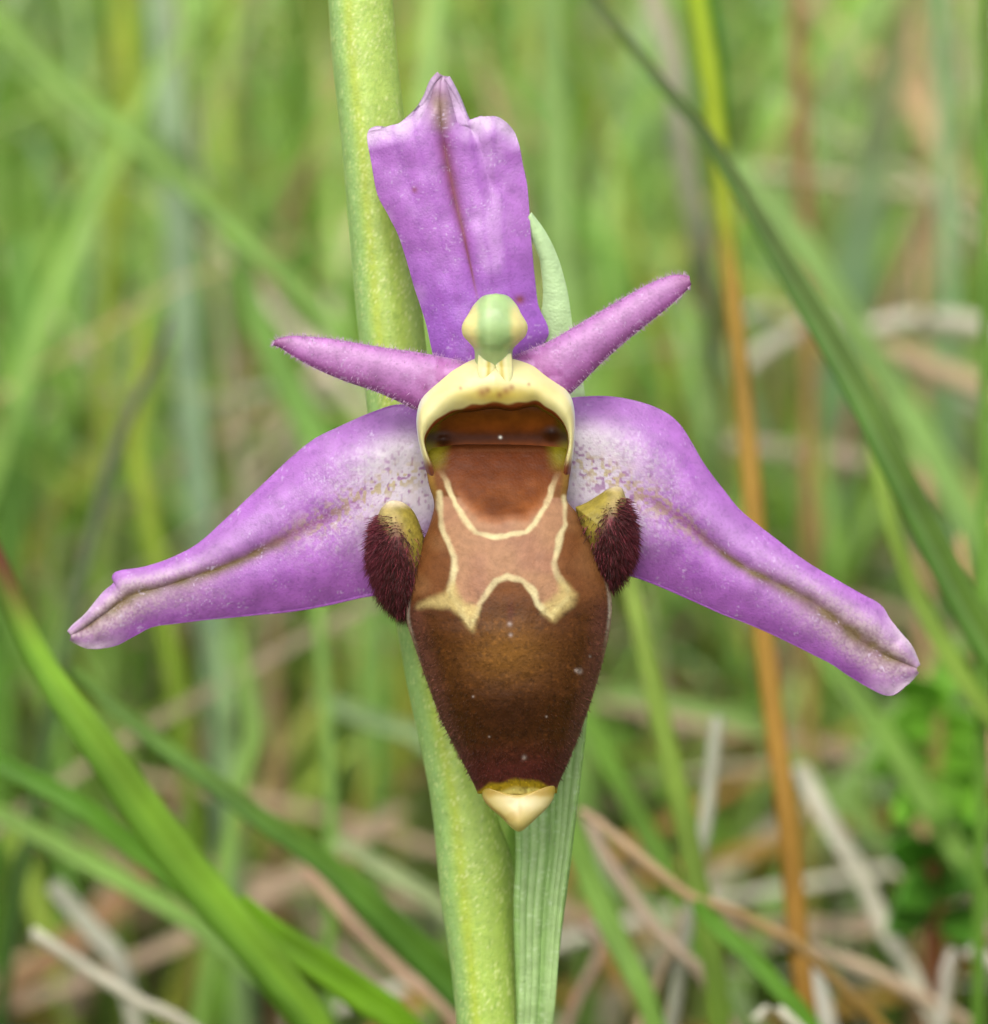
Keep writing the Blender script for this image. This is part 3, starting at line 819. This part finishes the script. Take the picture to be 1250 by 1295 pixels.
c = mix(c, srgb(186, 212, 158), 0.9 * sst(0.68, 0.8, t))
c = mix(c, srgb(222, 234, 196), 0.28 * sst(0.72, 0.9, vnoise(x, y, 2.5, 171)) * sst(0.75, 0.6, t))
grid('bract', x, y, z, M_BRACT, orchid, c, thick=0.00025)['label'] = 'pale green ribbed leaf cupped behind the flower'

# ================================================================== GRASS AND STRAW SEEN ONE BY ONE
G_MID = (96, 148, 46); G_DARK = (66, 118, 34); G_LIGHT = (136, 182, 84); G_PALE = (150, 188, 128); G_YEL = (164, 190, 52)
G_BLUE = (132, 172, 128); T_TAN = (200, 172, 134); T_PALE = (210, 204, 180); T_ORANGE = (178, 138, 62); T_BROWN = (150, 116, 80); T_GREY = (190, 190, 166)
G_LIME = (126, 184, 40); G_OLIVE = (142, 150, 58)

def to_ground(P, R):
    d = P[-1] - P[-2]; d = d / np.linalg.norm(d)
    out, rr = [], []
    p = P[-1].copy(); r = R[-1]
    for k in range(14):
        d = d * 0.78 + np.array([0, 0, -1.0]) * 0.22; d /= np.linalg.norm(d)
        p = p + d * 0.012
        out.append(p.copy()); rr.append(r)
        if p[2] < -0.006:
            break
    return np.vstack([P, out]), np.r_[R, rr]

def strip(name, pix, cols, label, cat, group=None, kind='blade', fold=0.35, dark_side=None, root=True, seed=0, brown_tip=False):
    """pix: list of (x, y, width_px, mm behind the flower), upper end first; a leaf blade with a keel or a round stalk"""
    pix = np.asarray(pix, float)
    if cat == 'straw':
        pix[:, 3] = np.minimum(pix[:, 3] * 0.6 + 6, 60 + 0.28 * pix[:, 3])
    else:
        pix[:, 3] = np.where(pix[:, 3] < 130, pix[:, 3] * 0.5 + 9, 45 + 0.3 * pix[:, 3])
    P = Wd(pix[:, 0], pix[:, 1], pix[:, 3])
    Rr = 0.84 * pix[:, 2] * S * (D + pix[:, 3] * 1e-3) / D / 2
    nvis = len(P)
    if root:
        P, Rr = to_ground(P, Rr)
    n = 90
    Q = spl3(np.c_[P, Rr], n)
    C, R = Q[:, :3], np.maximum(Q[:, 3], 1e-5)
    T = np.gradient(C, axis=0); T /= np.linalg.norm(T, axis=1)[:, None]
    vw = C - CAM; vw /= np.linalg.norm(vw, axis=1)[:, None]
    side = np.cross(vw, T); side /= np.linalg.norm(side, axis=1)[:, None]
    side = np.where((side @ RIGHT)[:, None] < 0, -side, side)
    fr = -np.cross(side, T); fr = np.where(np.sum(fr * vw, 1)[:, None] > 0, -fr, fr)
    if kind == 'stalk':
        a = np.linspace(0, 2 * math.pi, 14, endpoint=False)
        V = C[:, None] + R[:, None, None] * (np.cos(a)[None, :, None] * side[:, None] + np.sin(a)[None, :, None] * fr[:, None])
        m = 14
        cross = np.cos(a)
    else:
        # closed thin section: keel behind, two halves, rounded edges
        s = np.array([-1, -0.55, -0.06, 0.06, 0.55, 1.0, 0.55, 0.0, -0.55])
        d = np.array([0, -0.5 * fold, -fold, -fold, -0.5 * fold, 0, -0.5 * fold - 0.09, -fold - 0.12, -0.5 * fold - 0.09])
        V = C[:, None] + R[:, None, None] * (s[None, :, None] * side[:, None] + d[None, :, None] * fr[:, None])
        m = len(s); cross = s
    ln = np.linspace(0, 1, n)
    if callable(cols):
        c = cols(ln)
    else:
        cc = np.array([srgb(*q) for q in cols])
        c = np.stack([np.interp(ln, np.linspace(0, 1, len(cc)), cc[:, k]) for k in range(3)], 1)
    c = np.repeat(c[:, None], m, 1)
    jit = 0.86 + 0.28 * vnoise(np.broadcast_to(ln[:, None] * 40, (n, m)), np.broadcast_to(cross[None] * 2.2, (n, m)), 1.0, seed + 200)
    c = c * jit[..., None]
    if cat != 'straw':
        c = c * np.array([1.12, 0.98, 0.95])
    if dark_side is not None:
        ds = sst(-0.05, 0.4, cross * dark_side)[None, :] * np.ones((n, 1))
        c = mix(c, srgb(78, 132, 32), ds * 0.55)  # fold shade on one half, painted into the blade colour
    loc = C[-1] if root else C[0]
    ob = make_mesh(name, V.reshape(-1, 3) - loc, grid_faces(n, m, True), M_STRAW if cat == 'straw' else M_STRAND, None, c)
    ob.location = loc
    ob['label'] = label; ob['category'] = cat
    if group:
        ob['group'] = group
    return ob

GB = 'grass blades behind the orchid'
ST = 'dry straws in the litter'
BL = lambda pix, cols, label, **k: strip('grass_strand', pix, cols, label, 'grass blade', GB, **k)
STR = lambda pix, cols, label, **k: strip('dry_straw', pix, cols, label, 'straw', ST, kind=k.pop('kind', 'stalk'), **k)

# lower left
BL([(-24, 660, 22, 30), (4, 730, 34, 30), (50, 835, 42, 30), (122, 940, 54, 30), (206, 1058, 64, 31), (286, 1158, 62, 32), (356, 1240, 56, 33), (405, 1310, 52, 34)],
   lambda ln: mix(np.broadcast_to(srgb(118, 78, 52), (len(ln), 3)), srgb(140, 194, 62), sst(0.02, 0.07, ln)), 'broad green blade with a shaded half and browned tip, slanting below the curled sepal tip', dark_side=-1, seed=1)
BL([(300, 1140, 30, 36), (350, 1185, 46, 36), (410, 1225, 52, 36), (470, 1268, 52, 37), (520, 1310, 48, 38)], [G_LIME, (136, 192, 40), (126, 184, 36)], 'bright lime blade beside the foot of the broad half-shaded one', seed=2)
BL([(-40, 940, 30, 52), (0, 966, 31, 52), (96, 1016, 33, 50), (160, 1066, 34, 50), (220, 1112, 34, 50), (290, 1180, 32, 50)], [(98, 160, 44), G_LIME, (92, 152, 40)], 'green blade running in under the broad half-shaded blade', seed=3)
BL([(-40, 1010, 26, 85), (0, 1030, 28, 85), (115, 1093, 30, 82), (230, 1158, 30, 80), (312, 1222, 28, 78), (380, 1290, 26, 76)], [G_LIGHT, (126, 176, 84), G_MID], 'pale green blade lying low among the bleached straws', seed=4)
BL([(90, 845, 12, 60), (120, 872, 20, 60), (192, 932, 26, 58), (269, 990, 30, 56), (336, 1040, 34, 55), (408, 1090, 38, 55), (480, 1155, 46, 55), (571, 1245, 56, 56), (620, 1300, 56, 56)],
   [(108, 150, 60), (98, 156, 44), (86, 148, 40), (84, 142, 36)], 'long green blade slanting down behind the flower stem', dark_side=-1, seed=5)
STR([(385, 1095, 14, 72), (398, 1112, 17, 72), (451, 1174, 19, 70), (509, 1232, 20, 68), (580, 1295, 20, 66)], [(196, 158, 128), T_TAN, (186, 146, 116)], 'pinkish tan straw alongside the long slanting green blade', seed=6)
STR([(40, 1178, 18, 58), (120, 1232, 19, 58), (192, 1276, 20, 57), (240, 1300, 20, 57)], [T_PALE, (206, 186, 156), T_TAN], 'bleached straw with a blunt broken end, below the slanting blades', seed=7)
STR([(66, 1118, 26, 85), (115, 1174, 30, 85), (149, 1213, 28, 84), (165, 1270, 24, 84)], [T_GREY, (204, 192, 174), T_TAN], 'wide grey withered leaf under the bleached broken straw', kind='blade', seed=8)
BL([(392, 640, 14, 110), (398, 720, 17, 108), (406, 820, 19, 105), (414, 920, 20, 102), (419, 1016, 20, 100), (418, 1095, 20, 98)], [G_LIGHT, (112, 164, 62), (96, 152, 48)], 'upright narrow blade standing below the drooping sepal', seed=9)
BL([(400, 880, 22, 140), (432, 896, 25, 138), (480, 915, 26, 136), (540, 940, 26, 134)], [G_PALE, (158, 192, 130)], 'short pale blade crossing behind the flower stem', seed=10)
BL([(425, 1062, 20, 92), (470, 1090, 26, 91), (510, 1115, 28, 90), (570, 1160, 28, 90)], [(166, 190, 136), (156, 184, 120)], 'washed-out green blade dipping behind the lower flower stem', seed=11)
BL([(300, 800, 14, 120), (310, 860, 22, 118), (318, 930, 24, 116), (300, 1010, 24, 114)], [G_LIGHT, (118, 170, 66)], 'short upright green blade behind the long slanting one', seed=12)
BL([(270, 790, 16, 130), (285, 870, 26, 126), (290, 960, 26, 124)], [G_PALE, (124, 172, 78)], 'soft pale blade behind the curled sepal', seed=13)
# upper left
BL([(-60, -30, 34, 160), (0, 26, 36, 158), (74, 99, 36, 155), (184, 188, 34, 150), (294, 287, 32, 146), (368, 357, 30, 144), (430, 430, 28, 142)], [G_LIGHT, (140, 190, 96), (132, 184, 84)], 'long pale blade slanting across to the pointed petal', seed=14)
BL([(195, -60, 30, 240), (205, 40, 38, 238), (216, 160, 42, 234), (226, 300, 44, 230), (236, 450, 44, 224), (250, 600, 44, 218), (262, 720, 42, 212)], [(160, 192, 152), G_BLUE, (138, 180, 118)], 'tall bluish pale blade crossing behind the long slanting one', seed=15)
strip('grass_stalk', [(214, 400, 10, 112), (209, 425, 13, 112), (191, 468, 15, 112), (158, 538, 18, 111), (136, 601, 20, 110), (121, 660, 21, 109), (109, 712, 21, 108), (96, 760, 21, 107)], [(112, 116, 100), (84, 120, 60), (64, 112, 40), (70, 124, 44), (76, 128, 48)], 'dark green stalk with a greyish tip, leaning left of the pointed petal', 'grass stalk', GB, kind='stalk', seed=16)
BL([(178, 400, 14, 160), (177, 487, 26, 158), (172, 564, 28, 156), (186, 640, 26, 154), (200, 720, 26, 152)], [G_YEL, (110, 164, 50), (104, 158, 52)], 'yellowish green blade beside the dark leaning stalk', seed=17)
BL([(296, 300, 20, 152), (324, 398, 38, 150), (368, 490, 46, 148), (400, 556, 46, 146), (450, 640, 44, 145)], [(128, 178, 84), (112, 170, 64), (104, 164, 56)], 'broad green blade passing behind the pointed petal and drooping sepal', seed=18)
BL([(150, -40, 18, 260), (156, 20, 26, 258), (162, 100, 28, 254), (150, 200, 28, 250), (140, 320, 26, 246)], [G_YEL, (136, 176, 52), (112, 164, 60)], 'lime yellow blade standing far behind the bluish pale one', seed=19)
BL([(20, 300, 40, 220), (30, 420, 54, 216), (22, 560, 54, 212), (10, 700, 48, 208)], [(120, 176, 74), (112, 170, 56)], 'blurred broad green blade near the dark leaning stalk', seed=20)
STR([(350, 520, 18, 240), (300, 546, 20, 240), (250, 570, 18, 240)], [T_TAN, T_PALE], 'pale straw lying flat behind the upper edge of the drooping sepal', seed=21)
STR([(430, 455, 20, 230), (400, 480, 24, 230), (370, 520, 22, 232)], [(214, 196, 168), T_TAN], 'short wide straw under the tip of the pointed petal', seed=22)
STR([(250, 520, 14, 250), (310, 500, 15, 250), (400, 500, 14, 250)], [T_GREY, T_PALE], 'greyish straw crossing above the flat pale one', seed=23)
# right: the long arching blade and its neighbours
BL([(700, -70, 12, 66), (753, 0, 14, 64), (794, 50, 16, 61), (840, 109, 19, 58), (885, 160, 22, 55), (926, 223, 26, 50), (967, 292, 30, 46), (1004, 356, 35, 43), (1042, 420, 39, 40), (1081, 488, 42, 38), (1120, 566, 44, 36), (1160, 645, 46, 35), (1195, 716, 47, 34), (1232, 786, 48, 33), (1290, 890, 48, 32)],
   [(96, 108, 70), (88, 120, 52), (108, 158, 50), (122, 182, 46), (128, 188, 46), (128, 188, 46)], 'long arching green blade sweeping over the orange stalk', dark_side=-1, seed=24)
def r2cols(ln):
    k = [0, 0.07, 0.115, 0.14, 0.45, 1.0]
    cc = np.array([srgb(160, 196, 44), srgb(166, 196, 40), srgb(168, 190, 52), srgb(176, 150, 66), srgb(182, 142, 56), srgb(170, 124, 60)])
    return np.stack([np.interp(ln, k, cc[:, q]) for q in range(3)], 1)
strip('grass_stalk', [(872, -60, 30, 74), (882, 0, 31, 74), (898, 91, 32, 73), (908, 182, 30, 72), (917, 274, 28, 71), (926, 365, 28, 70), (938, 479, 29, 69), (950, 600, 30, 67), (962, 760, 31, 65), (980, 914, 32, 63), (995, 1028, 32, 61), (1005, 1142, 32, 60), (1017, 1256, 32, 58), (1024, 1310, 32, 58)], r2cols, 'tall stalk, lime at the top and orange brown below', 'grass stalk', GB, kind='stalk', seed=25)
BL([(888, -60, 16, 78), (905, 20, 20, 77), (914, 110, 20, 76), (918, 200, 16, 75), (920, 270, 8, 74)], [(84, 148, 40), (92, 154, 44)], 'dark green sheath leaf clasping the tall two-toned stalk', root=False, seed=26)
BL([(815, -40, 26, 140), (830, 10, 30, 140), (846, 56, 30, 140), (856, 130, 30, 139), (868, 220, 32, 142), (888, 319, 30, 150), (900, 410, 22, 165), (904, 480, 14, 185)], [T_GREY, (172, 188, 160), (170, 188, 156), (130, 170, 96), (110, 150, 70), (110, 150, 70)], 'grey withered blade bending behind the tall two-toned stalk', seed=27)
BL([(1246, -60, 16, 62), (1246, 60, 17, 62), (1247, 300, 18, 62), (1246, 560, 19, 61), (1244, 820, 20, 60)], [(112, 164, 60), (108, 160, 54)], 'straight upright blade standing beyond the long arching one', seed=28)
BL([(1098, 540, 16, 62), (1110, 596, 21, 61), (1130, 672, 25, 60), (1156, 744, 27, 60), (1192, 815, 28, 59), (1240, 890, 28, 58), (1290, 960, 28, 58)], [(142, 180, 72), (124, 170, 52), (116, 168, 50)], 'yellowish blade curving down below the long arching one', seed=29)
BL([(925, 200, 26, 170), (960, 240, 36, 168), (1022, 319, 40, 166), (1077, 410, 44, 164), (1130, 490, 46, 162), (1190, 590, 46, 158), (1240, 690, 46, 154), (1290, 800, 44, 150)], [(150, 192, 112), (128, 182, 76), (116, 172, 62)], 'broad soft green blade following behind the long arching one', seed=30)
strip('grass_stalk', [(1004, -60, 20, 205), (1010, 60, 24, 204), (1015, 160, 25, 202), (1018, 260, 24, 200), (1022, 400, 24, 196), (1024, 560, 24, 192), (1024, 720, 24, 188)], [T_BROWN, (166, 138, 84), (154, 156, 74), (140, 160, 80)], 'blurred brownish stalk between the tall stalk and the arching blade', 'grass stalk', GB, kind='stalk', seed=31)
STR([(1100, 418, 24, 180), (1130, 408, 26, 180), (1180, 404, 28, 180), (1270, 424, 28, 178)], [T_PALE, (206, 196, 172)], 'whitish straw bowed beside the straight upright blade', seed=32)
STR([(1110, 432, 26, 182), (1140, 448, 30, 181), (1195, 472, 32, 180), (1280, 512, 32, 178)], [T_TAN, (212, 196, 168)], 'thick tan straw just under the bowed whitish one', seed=33)
STR([(940, 470, 22, 190), (965, 444, 26, 190), (1000, 425, 26, 190), (1040, 415, 24, 190)], [T_PALE, T_TAN], 'straw bent behind the orange part of the tall stalk', seed=34)
STR([(940, 398, 18, 220), (975, 392, 22, 220), (1010, 400, 20, 220)], [T_GREY, T_PALE], 'short pale straw above the bent one', seed=35)
STR([(1206, 190, 20, 225), (1172, 274, 22, 222), (1127, 378, 22, 218), (1100, 450, 22, 214)], [(172, 140, 104), T_BROWN], 'brown straw leaning across behind the broad soft blade', seed=36)
STR([(930, 215, 18, 240), (1010, 222, 20, 238), (1110, 238, 20, 236), (1250, 262, 20, 232)], [(176, 170, 132), T_TAN], 'faint straw running level behind the arching blade', seed=37)
STR([(920, 560, 26, 200), (990, 572, 30, 200), (1100, 590, 30, 198)], [(196, 176, 150), (180, 160, 132)], 'blurred straw lying level behind the orange stalk', seed=38)
STR([(960, 760, 20, 200), (1040, 760, 24, 198), (1140, 780, 24, 196)], [(188, 164, 134), T_BROWN], 'brownish straw lying above the blunt sepal tip', seed=39)
STR([(1214, 680, 12, 80), (1222, 740, 13, 78), (1236, 810, 13, 76)], [(204, 160, 110), T_TAN], 'thin tan straw tip poking up beside the yellowish blade', seed=40)
# lower right
BL([(792, 720, 18, 66), (806, 780, 26, 64), (822, 850, 30, 63), (840, 928, 32, 62), (862, 1019, 33, 61), (881, 1110, 34, 60), (898, 1190, 34, 59), (912, 1300, 34, 58)], [(146, 180, 74), (120, 166, 52), (108, 160, 44), (104, 158, 40)], 'upright green blade rooted between the bract and the orange stalk', seed=41)
STR([(908, 906, 20, 62), (905, 930, 21, 62), (899, 982, 21, 62), (891, 1055, 21, 62), (880, 1110, 20, 62)], [T_GREY, T_PALE, (196, 190, 160)], 'short pale straw with a cut top leaning by the orange stalk', seed=42)
STR([(734, 1024, 12, 48), (745, 1030, 15, 48), (780, 1060, 16, 48), (830, 1101, 16, 48), (876, 1137, 16, 49), (917, 1148, 16, 50), (972, 1176, 17, 52), (1030, 1215, 17, 54)], [(208, 176, 140), T_ORANGE, (186, 150, 92), T_PALE, T_TAN], 'thin orange straw crossing from the bract to the tall stalk', seed=43)
STR([(742, 1030, 18, 62), (752, 1056, 18, 62), (774, 1098, 18, 62), (830, 1174, 19, 61), (871, 1215, 19, 60), (905, 1262, 19, 60)], [(200, 176, 152), T_TAN, (206, 186, 156)], 'tan straw slanting below the thin orange one', seed=44)
BL([(712, 1030, 16, 58), (726, 1064, 32, 58), (750, 1122, 36, 58), (780, 1188, 36, 57), (806, 1240, 34, 56), (830, 1300, 32, 56)], [(148, 198, 92), (140, 194, 84), (120, 176, 64)], 'bright pale blade rising close beside the bract', seed=45)
STR([(866, 1150, 13, 66), (842, 1215, 14, 65), (815, 1285, 14, 64), (800, 1320, 14, 64)], [T_TAN, (184, 156, 126)], 'thin brown straw crossing the tan slanting one', seed=46)
BL([(735, 880, 20, 92), (752, 926, 28, 91), (785, 992, 32, 90), (821, 1060, 32, 89), (850, 1115, 30, 88)], [(116, 168, 56), (104, 160, 46)], 'green blade slanting behind the thin orange straw', seed=47)
STR([(1010, 968, 22, 92), (1022, 990, 27, 92), (1046, 1037, 28, 91), (1083, 1096, 28, 90), (1104, 1140, 27, 90), (1128, 1192, 26, 88), (1156, 1236, 22, 86)], [T_PALE, (204, 200, 170), T_PALE, T_TAN], 'pale bent straw standing beyond the orange stalk', kind='blade', seed=48)
BL([(880, 1140, 22, 52), (900, 1165, 27, 52), (940, 1202, 28, 51), (985, 1250, 28, 50), (1040, 1320, 28, 50)], [(110, 170, 52), (104, 166, 44)], 'green blade slanting across the foot of the orange stalk', seed=49)
STR([(1000, 1190, 18, 80), (1045, 1207, 20, 80), (1113, 1233, 20, 78), (1186, 1274, 20, 76), (1240, 1310, 20, 76)], [(206, 180, 148), T_TAN], 'tan straw lying low between the orange stalk and the white bent straw', seed=50)
STR([(1192, 1300, 18, 70), (1196, 1250, 20, 70), (1202, 1214, 24, 70), (1222, 1204, 26, 70), (1280, 1236, 26, 68)], [(220, 210, 190), (226, 214, 196)], 'white bent straw kinked to a right angle', seed=51)
BL([(1030, 810, 26, 110), (1054, 846, 32, 108), (1096, 900, 36, 105), (1136, 955, 38, 102), (1182, 1028, 38, 98), (1230, 1110, 36, 95), (1290, 1200, 34, 92)], [(128, 176, 72), (116, 170, 58)], 'green blade slanting down through the leafy herb', seed=52)
STR([(1000, 1190, 24, 74), (1030, 1240, 28, 73), (1050, 1310, 28, 72)], [(208, 202, 184), T_GREY], 'wide grey straw at the foot of the tall stalk', seed=53)
BL([(720, 880, 20, 150), (790, 880, 24, 149), (860, 892, 26, 148), (930, 912, 26, 146), (990, 950, 24, 145)], [(140, 182, 96), (146, 186, 108)], 'soft blade running level behind the upright green blade', seed=54)
STR([(735, 1170, 14, 78), (760, 1200, 15, 78), (716, 1300, 15, 76)], [(170, 140, 120), T_BROWN], 'dull brown straw crossing behind the bract', seed=55)
BL([(690, -60, 34, 190), (698, 60, 40, 188), (704, 180, 42, 186), (708, 320, 42, 182), (716, 460, 40, 178)], [(146, 190, 104), (134, 182, 86)], 'soft upright blade behind the curled tip of the bract', seed=56)
STR([(956, 1290, 16, 44), (975, 1276, 16, 44), (1010, 1300, 16, 44)], [T_PALE, T_TAN], 'pale straw tip near the foot of the orange stalk', seed=57)

# leafy herbs on the right
def leaf(px, py, mm, lx_, ly_, wpx, parent, col, lift=0.0):
    nu, nv = 14, 7
    t = np.linspace(0, 1, nu)[:, None]; v = np.linspace(-1, 1, nv)[None]
    w = wpx * np.sin(np.pi * np.clip(t, 0.0, 1) ** 0.8) ** 0.9
    L = math.hypot(lx_, ly_); nx_, ny_ = -ly_ / L, lx_ / L
    X = px + lx_ * t + nx_ * w * v * 0.5; Y = py + ly_ * t + ny_ * w * v * 0.5 - 0.12 * L * np.sin(np.pi * t)
    Zm = mm - lift * t * 1.0 + 0.8 * (1 - v ** 2) * 0.8 + 0 * X
    c = np.broadcast_to(srgb(*col), X.shape + (3,)) * (0.85 + 0.3 * vnoise(X, Y, 12, int(px) % 50))[..., None]
    o = make_mesh('leaf', Wd(X, Y, Zm).reshape(-1, 3), grid_faces(nu, nv), M_HERB, parent, c)
    m = o.modifiers.new('thickness', 'SOLIDIFY'); m.thickness = 0.0002
def herb(path, leaves, mm, col, stemcol, label):
    P = Wd(np.array([p[0] for p in path]), np.array([p[1] for p in path]), mm)
    P2, R2 = to_ground(P, np.full(len(P), 0.0005))
    h = thing('leafy_herb', label, 'herb', tuple(P2[-1]))
    tube2('stem', P2, R2, M_HERB, h, lambda a, l: np.broadcast_to(srgb(*stemcol), a.shape + (3,)), 40, 10)
    for (px, py, lx_, ly_, w, li) in leaves:
        jc = tuple(np.clip(np.array(col) * random.uniform(0.85, 1.15), 0, 255))
        px, py = px + random.uniform(-10, 10), py + random.uniform(-10, 10); lx_, ly_ = lx_ * random.uniform(0.8, 1.2), ly_ + random.uniform(-16, 16); w = w * random.uniform(1.0, 1.35)
        leaf(px, py, mm, lx_, ly_, w, h, jc, li)
herb([(1185, 900), (1186, 960), (1190, 1040)], [(1185, 905, -40, -50, 34, 4), (1185, 905, 30, -60, 34, -3), (1186, 930, -75, -10, 40, 5), (1186, 925, 75, -20, 42, 3), (1187, 965, -70, 25, 42, 8), (1187, 960, 72, 24, 44, 6), (1188, 1000, -52, 44, 40, 10), (1188, 995, 56, 50, 42, 9), (1186, 920, 2, -66, 30, 1), (1187, 985, 6, 56, 36, 10)], 66, (124, 178, 54), (150, 140, 70), 'bright lime leafy herb below the blunt sepal tip')
herb([(1178, 1090), (1180, 1130), (1182, 1200)], [(1179, 1095, -46, -30, 40, 5), (1179, 1095, 44, -36, 40, 4), (1180, 1120, -56, 20, 46, 8), (1180, 1120, 56, 22, 46, 8), (1181, 1150, -44, 44, 44, 9), (1181, 1150, 46, 46, 44, 9), (1179, 1100, 0, -46, 34, 1)], 62, (92, 148, 46), (140, 84, 50), 'dark green leafy herb with a reddish stem behind the white bent straw')

# ================================================================== MEADOW GRASS THAT READS AS ONE MASS
def field(name, n, xr, yr, hr, wr, palette, mat, label, cat, clear, droop=(0.1, 0.9), flat=False, seed=0, power=1.0):
    g = np.random.default_rng(seed)
    ns = 7
    x0 = g.uniform(*xr, n); y0 = yr[0] + (yr[1] - yr[0]) * g.random(n) ** power
    hgt = g.uniform(*hr, n); wd = g.uniform(*wr, n)
    az = g.uniform(0, 2 * math.pi, n)
    dirv = np.stack([np.cos(az), np.sin(az)], 1)
    lean = g.uniform(*droop, n)
    t = np.linspace(0, 1, ns)
    P = np.empty((n, ns, 3))
    if flat:
        zz = g.uniform(0.001, 0.03, n); sl = g.normal(0, 0.22, n)
        for k, tt in enumerate(t):
            P[:, k, :2] = np.stack([x0, y0], 1) + dirv * (hgt * tt)[:, None] + np.stack([-dirv[:, 1], dirv[:, 0]], 1) * (0.12 * hgt * math.sin(tt * 3))[:, None]
            P[:, k, 2] = np.maximum(zz + hgt * sl * (tt - 0.4), 0.0005)
    else:
        ang0 = lean * 0.35
        for k, tt in enumerate(t):
            out = hgt * (np.sin(ang0) * tt + lean * 0.55 * tt ** 2.2)
            up = hgt * (tt * np.cos(ang0) - 0.42 * lean * tt ** 2.6)
            P[:, k, :2] = np.stack([x0, y0], 1) + dirv * out[:, None]
            P[:, k, 2] = up - 0.003
    qx, qy, dep = project(P.reshape(-1, 3))
    qx, qy, dep = qx.reshape(n, ns), qy.reshape(n, ns), dep.reshape(n, ns)
    infr = (qx > -120) & (qx < 1370) & (qy > -120) & (qy < 1420) & (dep > 0)
    bad = (infr & (dep < D + clear)).any(1)
    # keep the space round the lens itself free
    bad |= (np.linalg.norm(P - CAM, axis=2) < 0.07).any(1)
    P, wd, az, hgt = P[~bad], wd[~bad], az[~bad], hgt[~bad]
    dirv = dirv[~bad]; n = len(P)
    tw = g.uniform(-0.9, 0.9, n)
    sx = np.stack([-dirv[:, 1] * np.cos(tw) + dirv[:, 0] * np.sin(tw), dirv[:, 0] * np.cos(tw) + dirv[:, 1] * np.sin(tw), np.zeros(n)], 1)
    prof = np.interp(t, [0, 0.25, 0.6, 0.85, 1], [0.7, 1, 0.9, 0.5, 0.03]) if not flat else np.interp(t, [0, 0.1, 0.9, 1], [0.6, 1, 0.85, 0.2])
    V = np.empty((n, ns, 3, 3))
    for k in range(ns):
        off = sx * (wd * prof[k] / 2)[:, None]
        V[:, k, 0] = P[:, k] - off
        V[:, k, 1] = P[:, k] + np.array([0, 0, -0.25]) * (wd * prof[k] / 2)[:, None] - np.c_[dirv, np.zeros(n)] * (wd * prof[k] * 0.18)[:, None]
        V[:, k, 2] = P[:, k] + off
    f = []
    for k in range(ns - 1):
        for q in range(2):
            a_ = k * 3 + q
            f.append((a_, a_ + 1, a_ + 4, a_ + 3))
    F = (np.arange(n)[:, None, None] * (ns * 3) + np.array(f)[None]).reshape(-1, 4)
    pal = np.array([srgb(*c_) for c_ in palette])
    pi_ = g.integers(0, len(pal), n)
    cc = pal[pi_] * g.uniform(0.85, 1.2, n)[:, None]
    if not flat:
        cc = cc * np.array([1.14, 0.99, 0.96])
    C = np.repeat(np.repeat(cc[:, None, None], ns, 1), 3, 2)
    if not flat:
        basec = srgb(150, 150, 100)
        k0 = np.interp(t, [0, 0.25], [0.55, 0])[None, :, None, None]
        C = C * (1 - k0) + basec * k0
        dry = (g.random(n) < 0.25)[:, None, None, None] * np.interp(t, [0.7, 1], [0, 0.85])[None, :, None, None]
        C = C * (1 - dry) + srgb(176, 148, 92) * dry
    o = make_mesh(name, V.reshape(-1, 3), F, mat, None, C)
    o['kind'] = 'stuff'; o['label'] = label; o['category'] = cat
    return o

GREENS = [(112, 158, 66), (110, 156, 62), (116, 164, 66), (124, 170, 76), G_LIGHT, (146, 186, 102), (134, 178, 90), G_PALE, (140, 182, 96), G_BLUE, (130, 180, 62), (152, 186, 78), (90, 140, 50), (108, 152, 62), G_OLIVE, T_GREY, T_TAN]
STRAWS = [T_TAN, T_TAN, T_PALE, T_GREY, (186, 160, 130), T_BROWN, (168, 150, 120), T_ORANGE, (150, 130, 110)]
field('meadow_grass', 26000, (-0.24, 0.24), (-0.02, 0.70), (0.03, 0.10), (0.0005, 0.0017), GREENS, M_BLADE, 'blurred green meadow grass filling the background', 'grass', 0.10, seed=1)
field('far_meadow_grass', 36000, (-0.8, 0.8), (0.30, 2.0), (0.05, 0.14), (0.0008, 0.0024), GREENS, M_BLADE, 'soft far grass of the meadow behind everything', 'grass', 0.12, seed=2, power=1.6)
field('side_meadow_grass', 9000, (-0.7, 0.7), (-0.5, 0.5), (0.04, 0.12), (0.0014, 0.0036), GREENS, M_BLADE, 'meadow grass growing round the orchid on both sides', 'grass', 0.10, seed=3)
field('straw_litter', 9000, (-0.45, 0.45), (-0.2, 0.9), (0.02, 0.09), (0.0010, 0.0026), STRAWS, M_STRAW, 'pale dry straw litter lying over the soil', 'litter', 0.07, flat=True, seed=4)
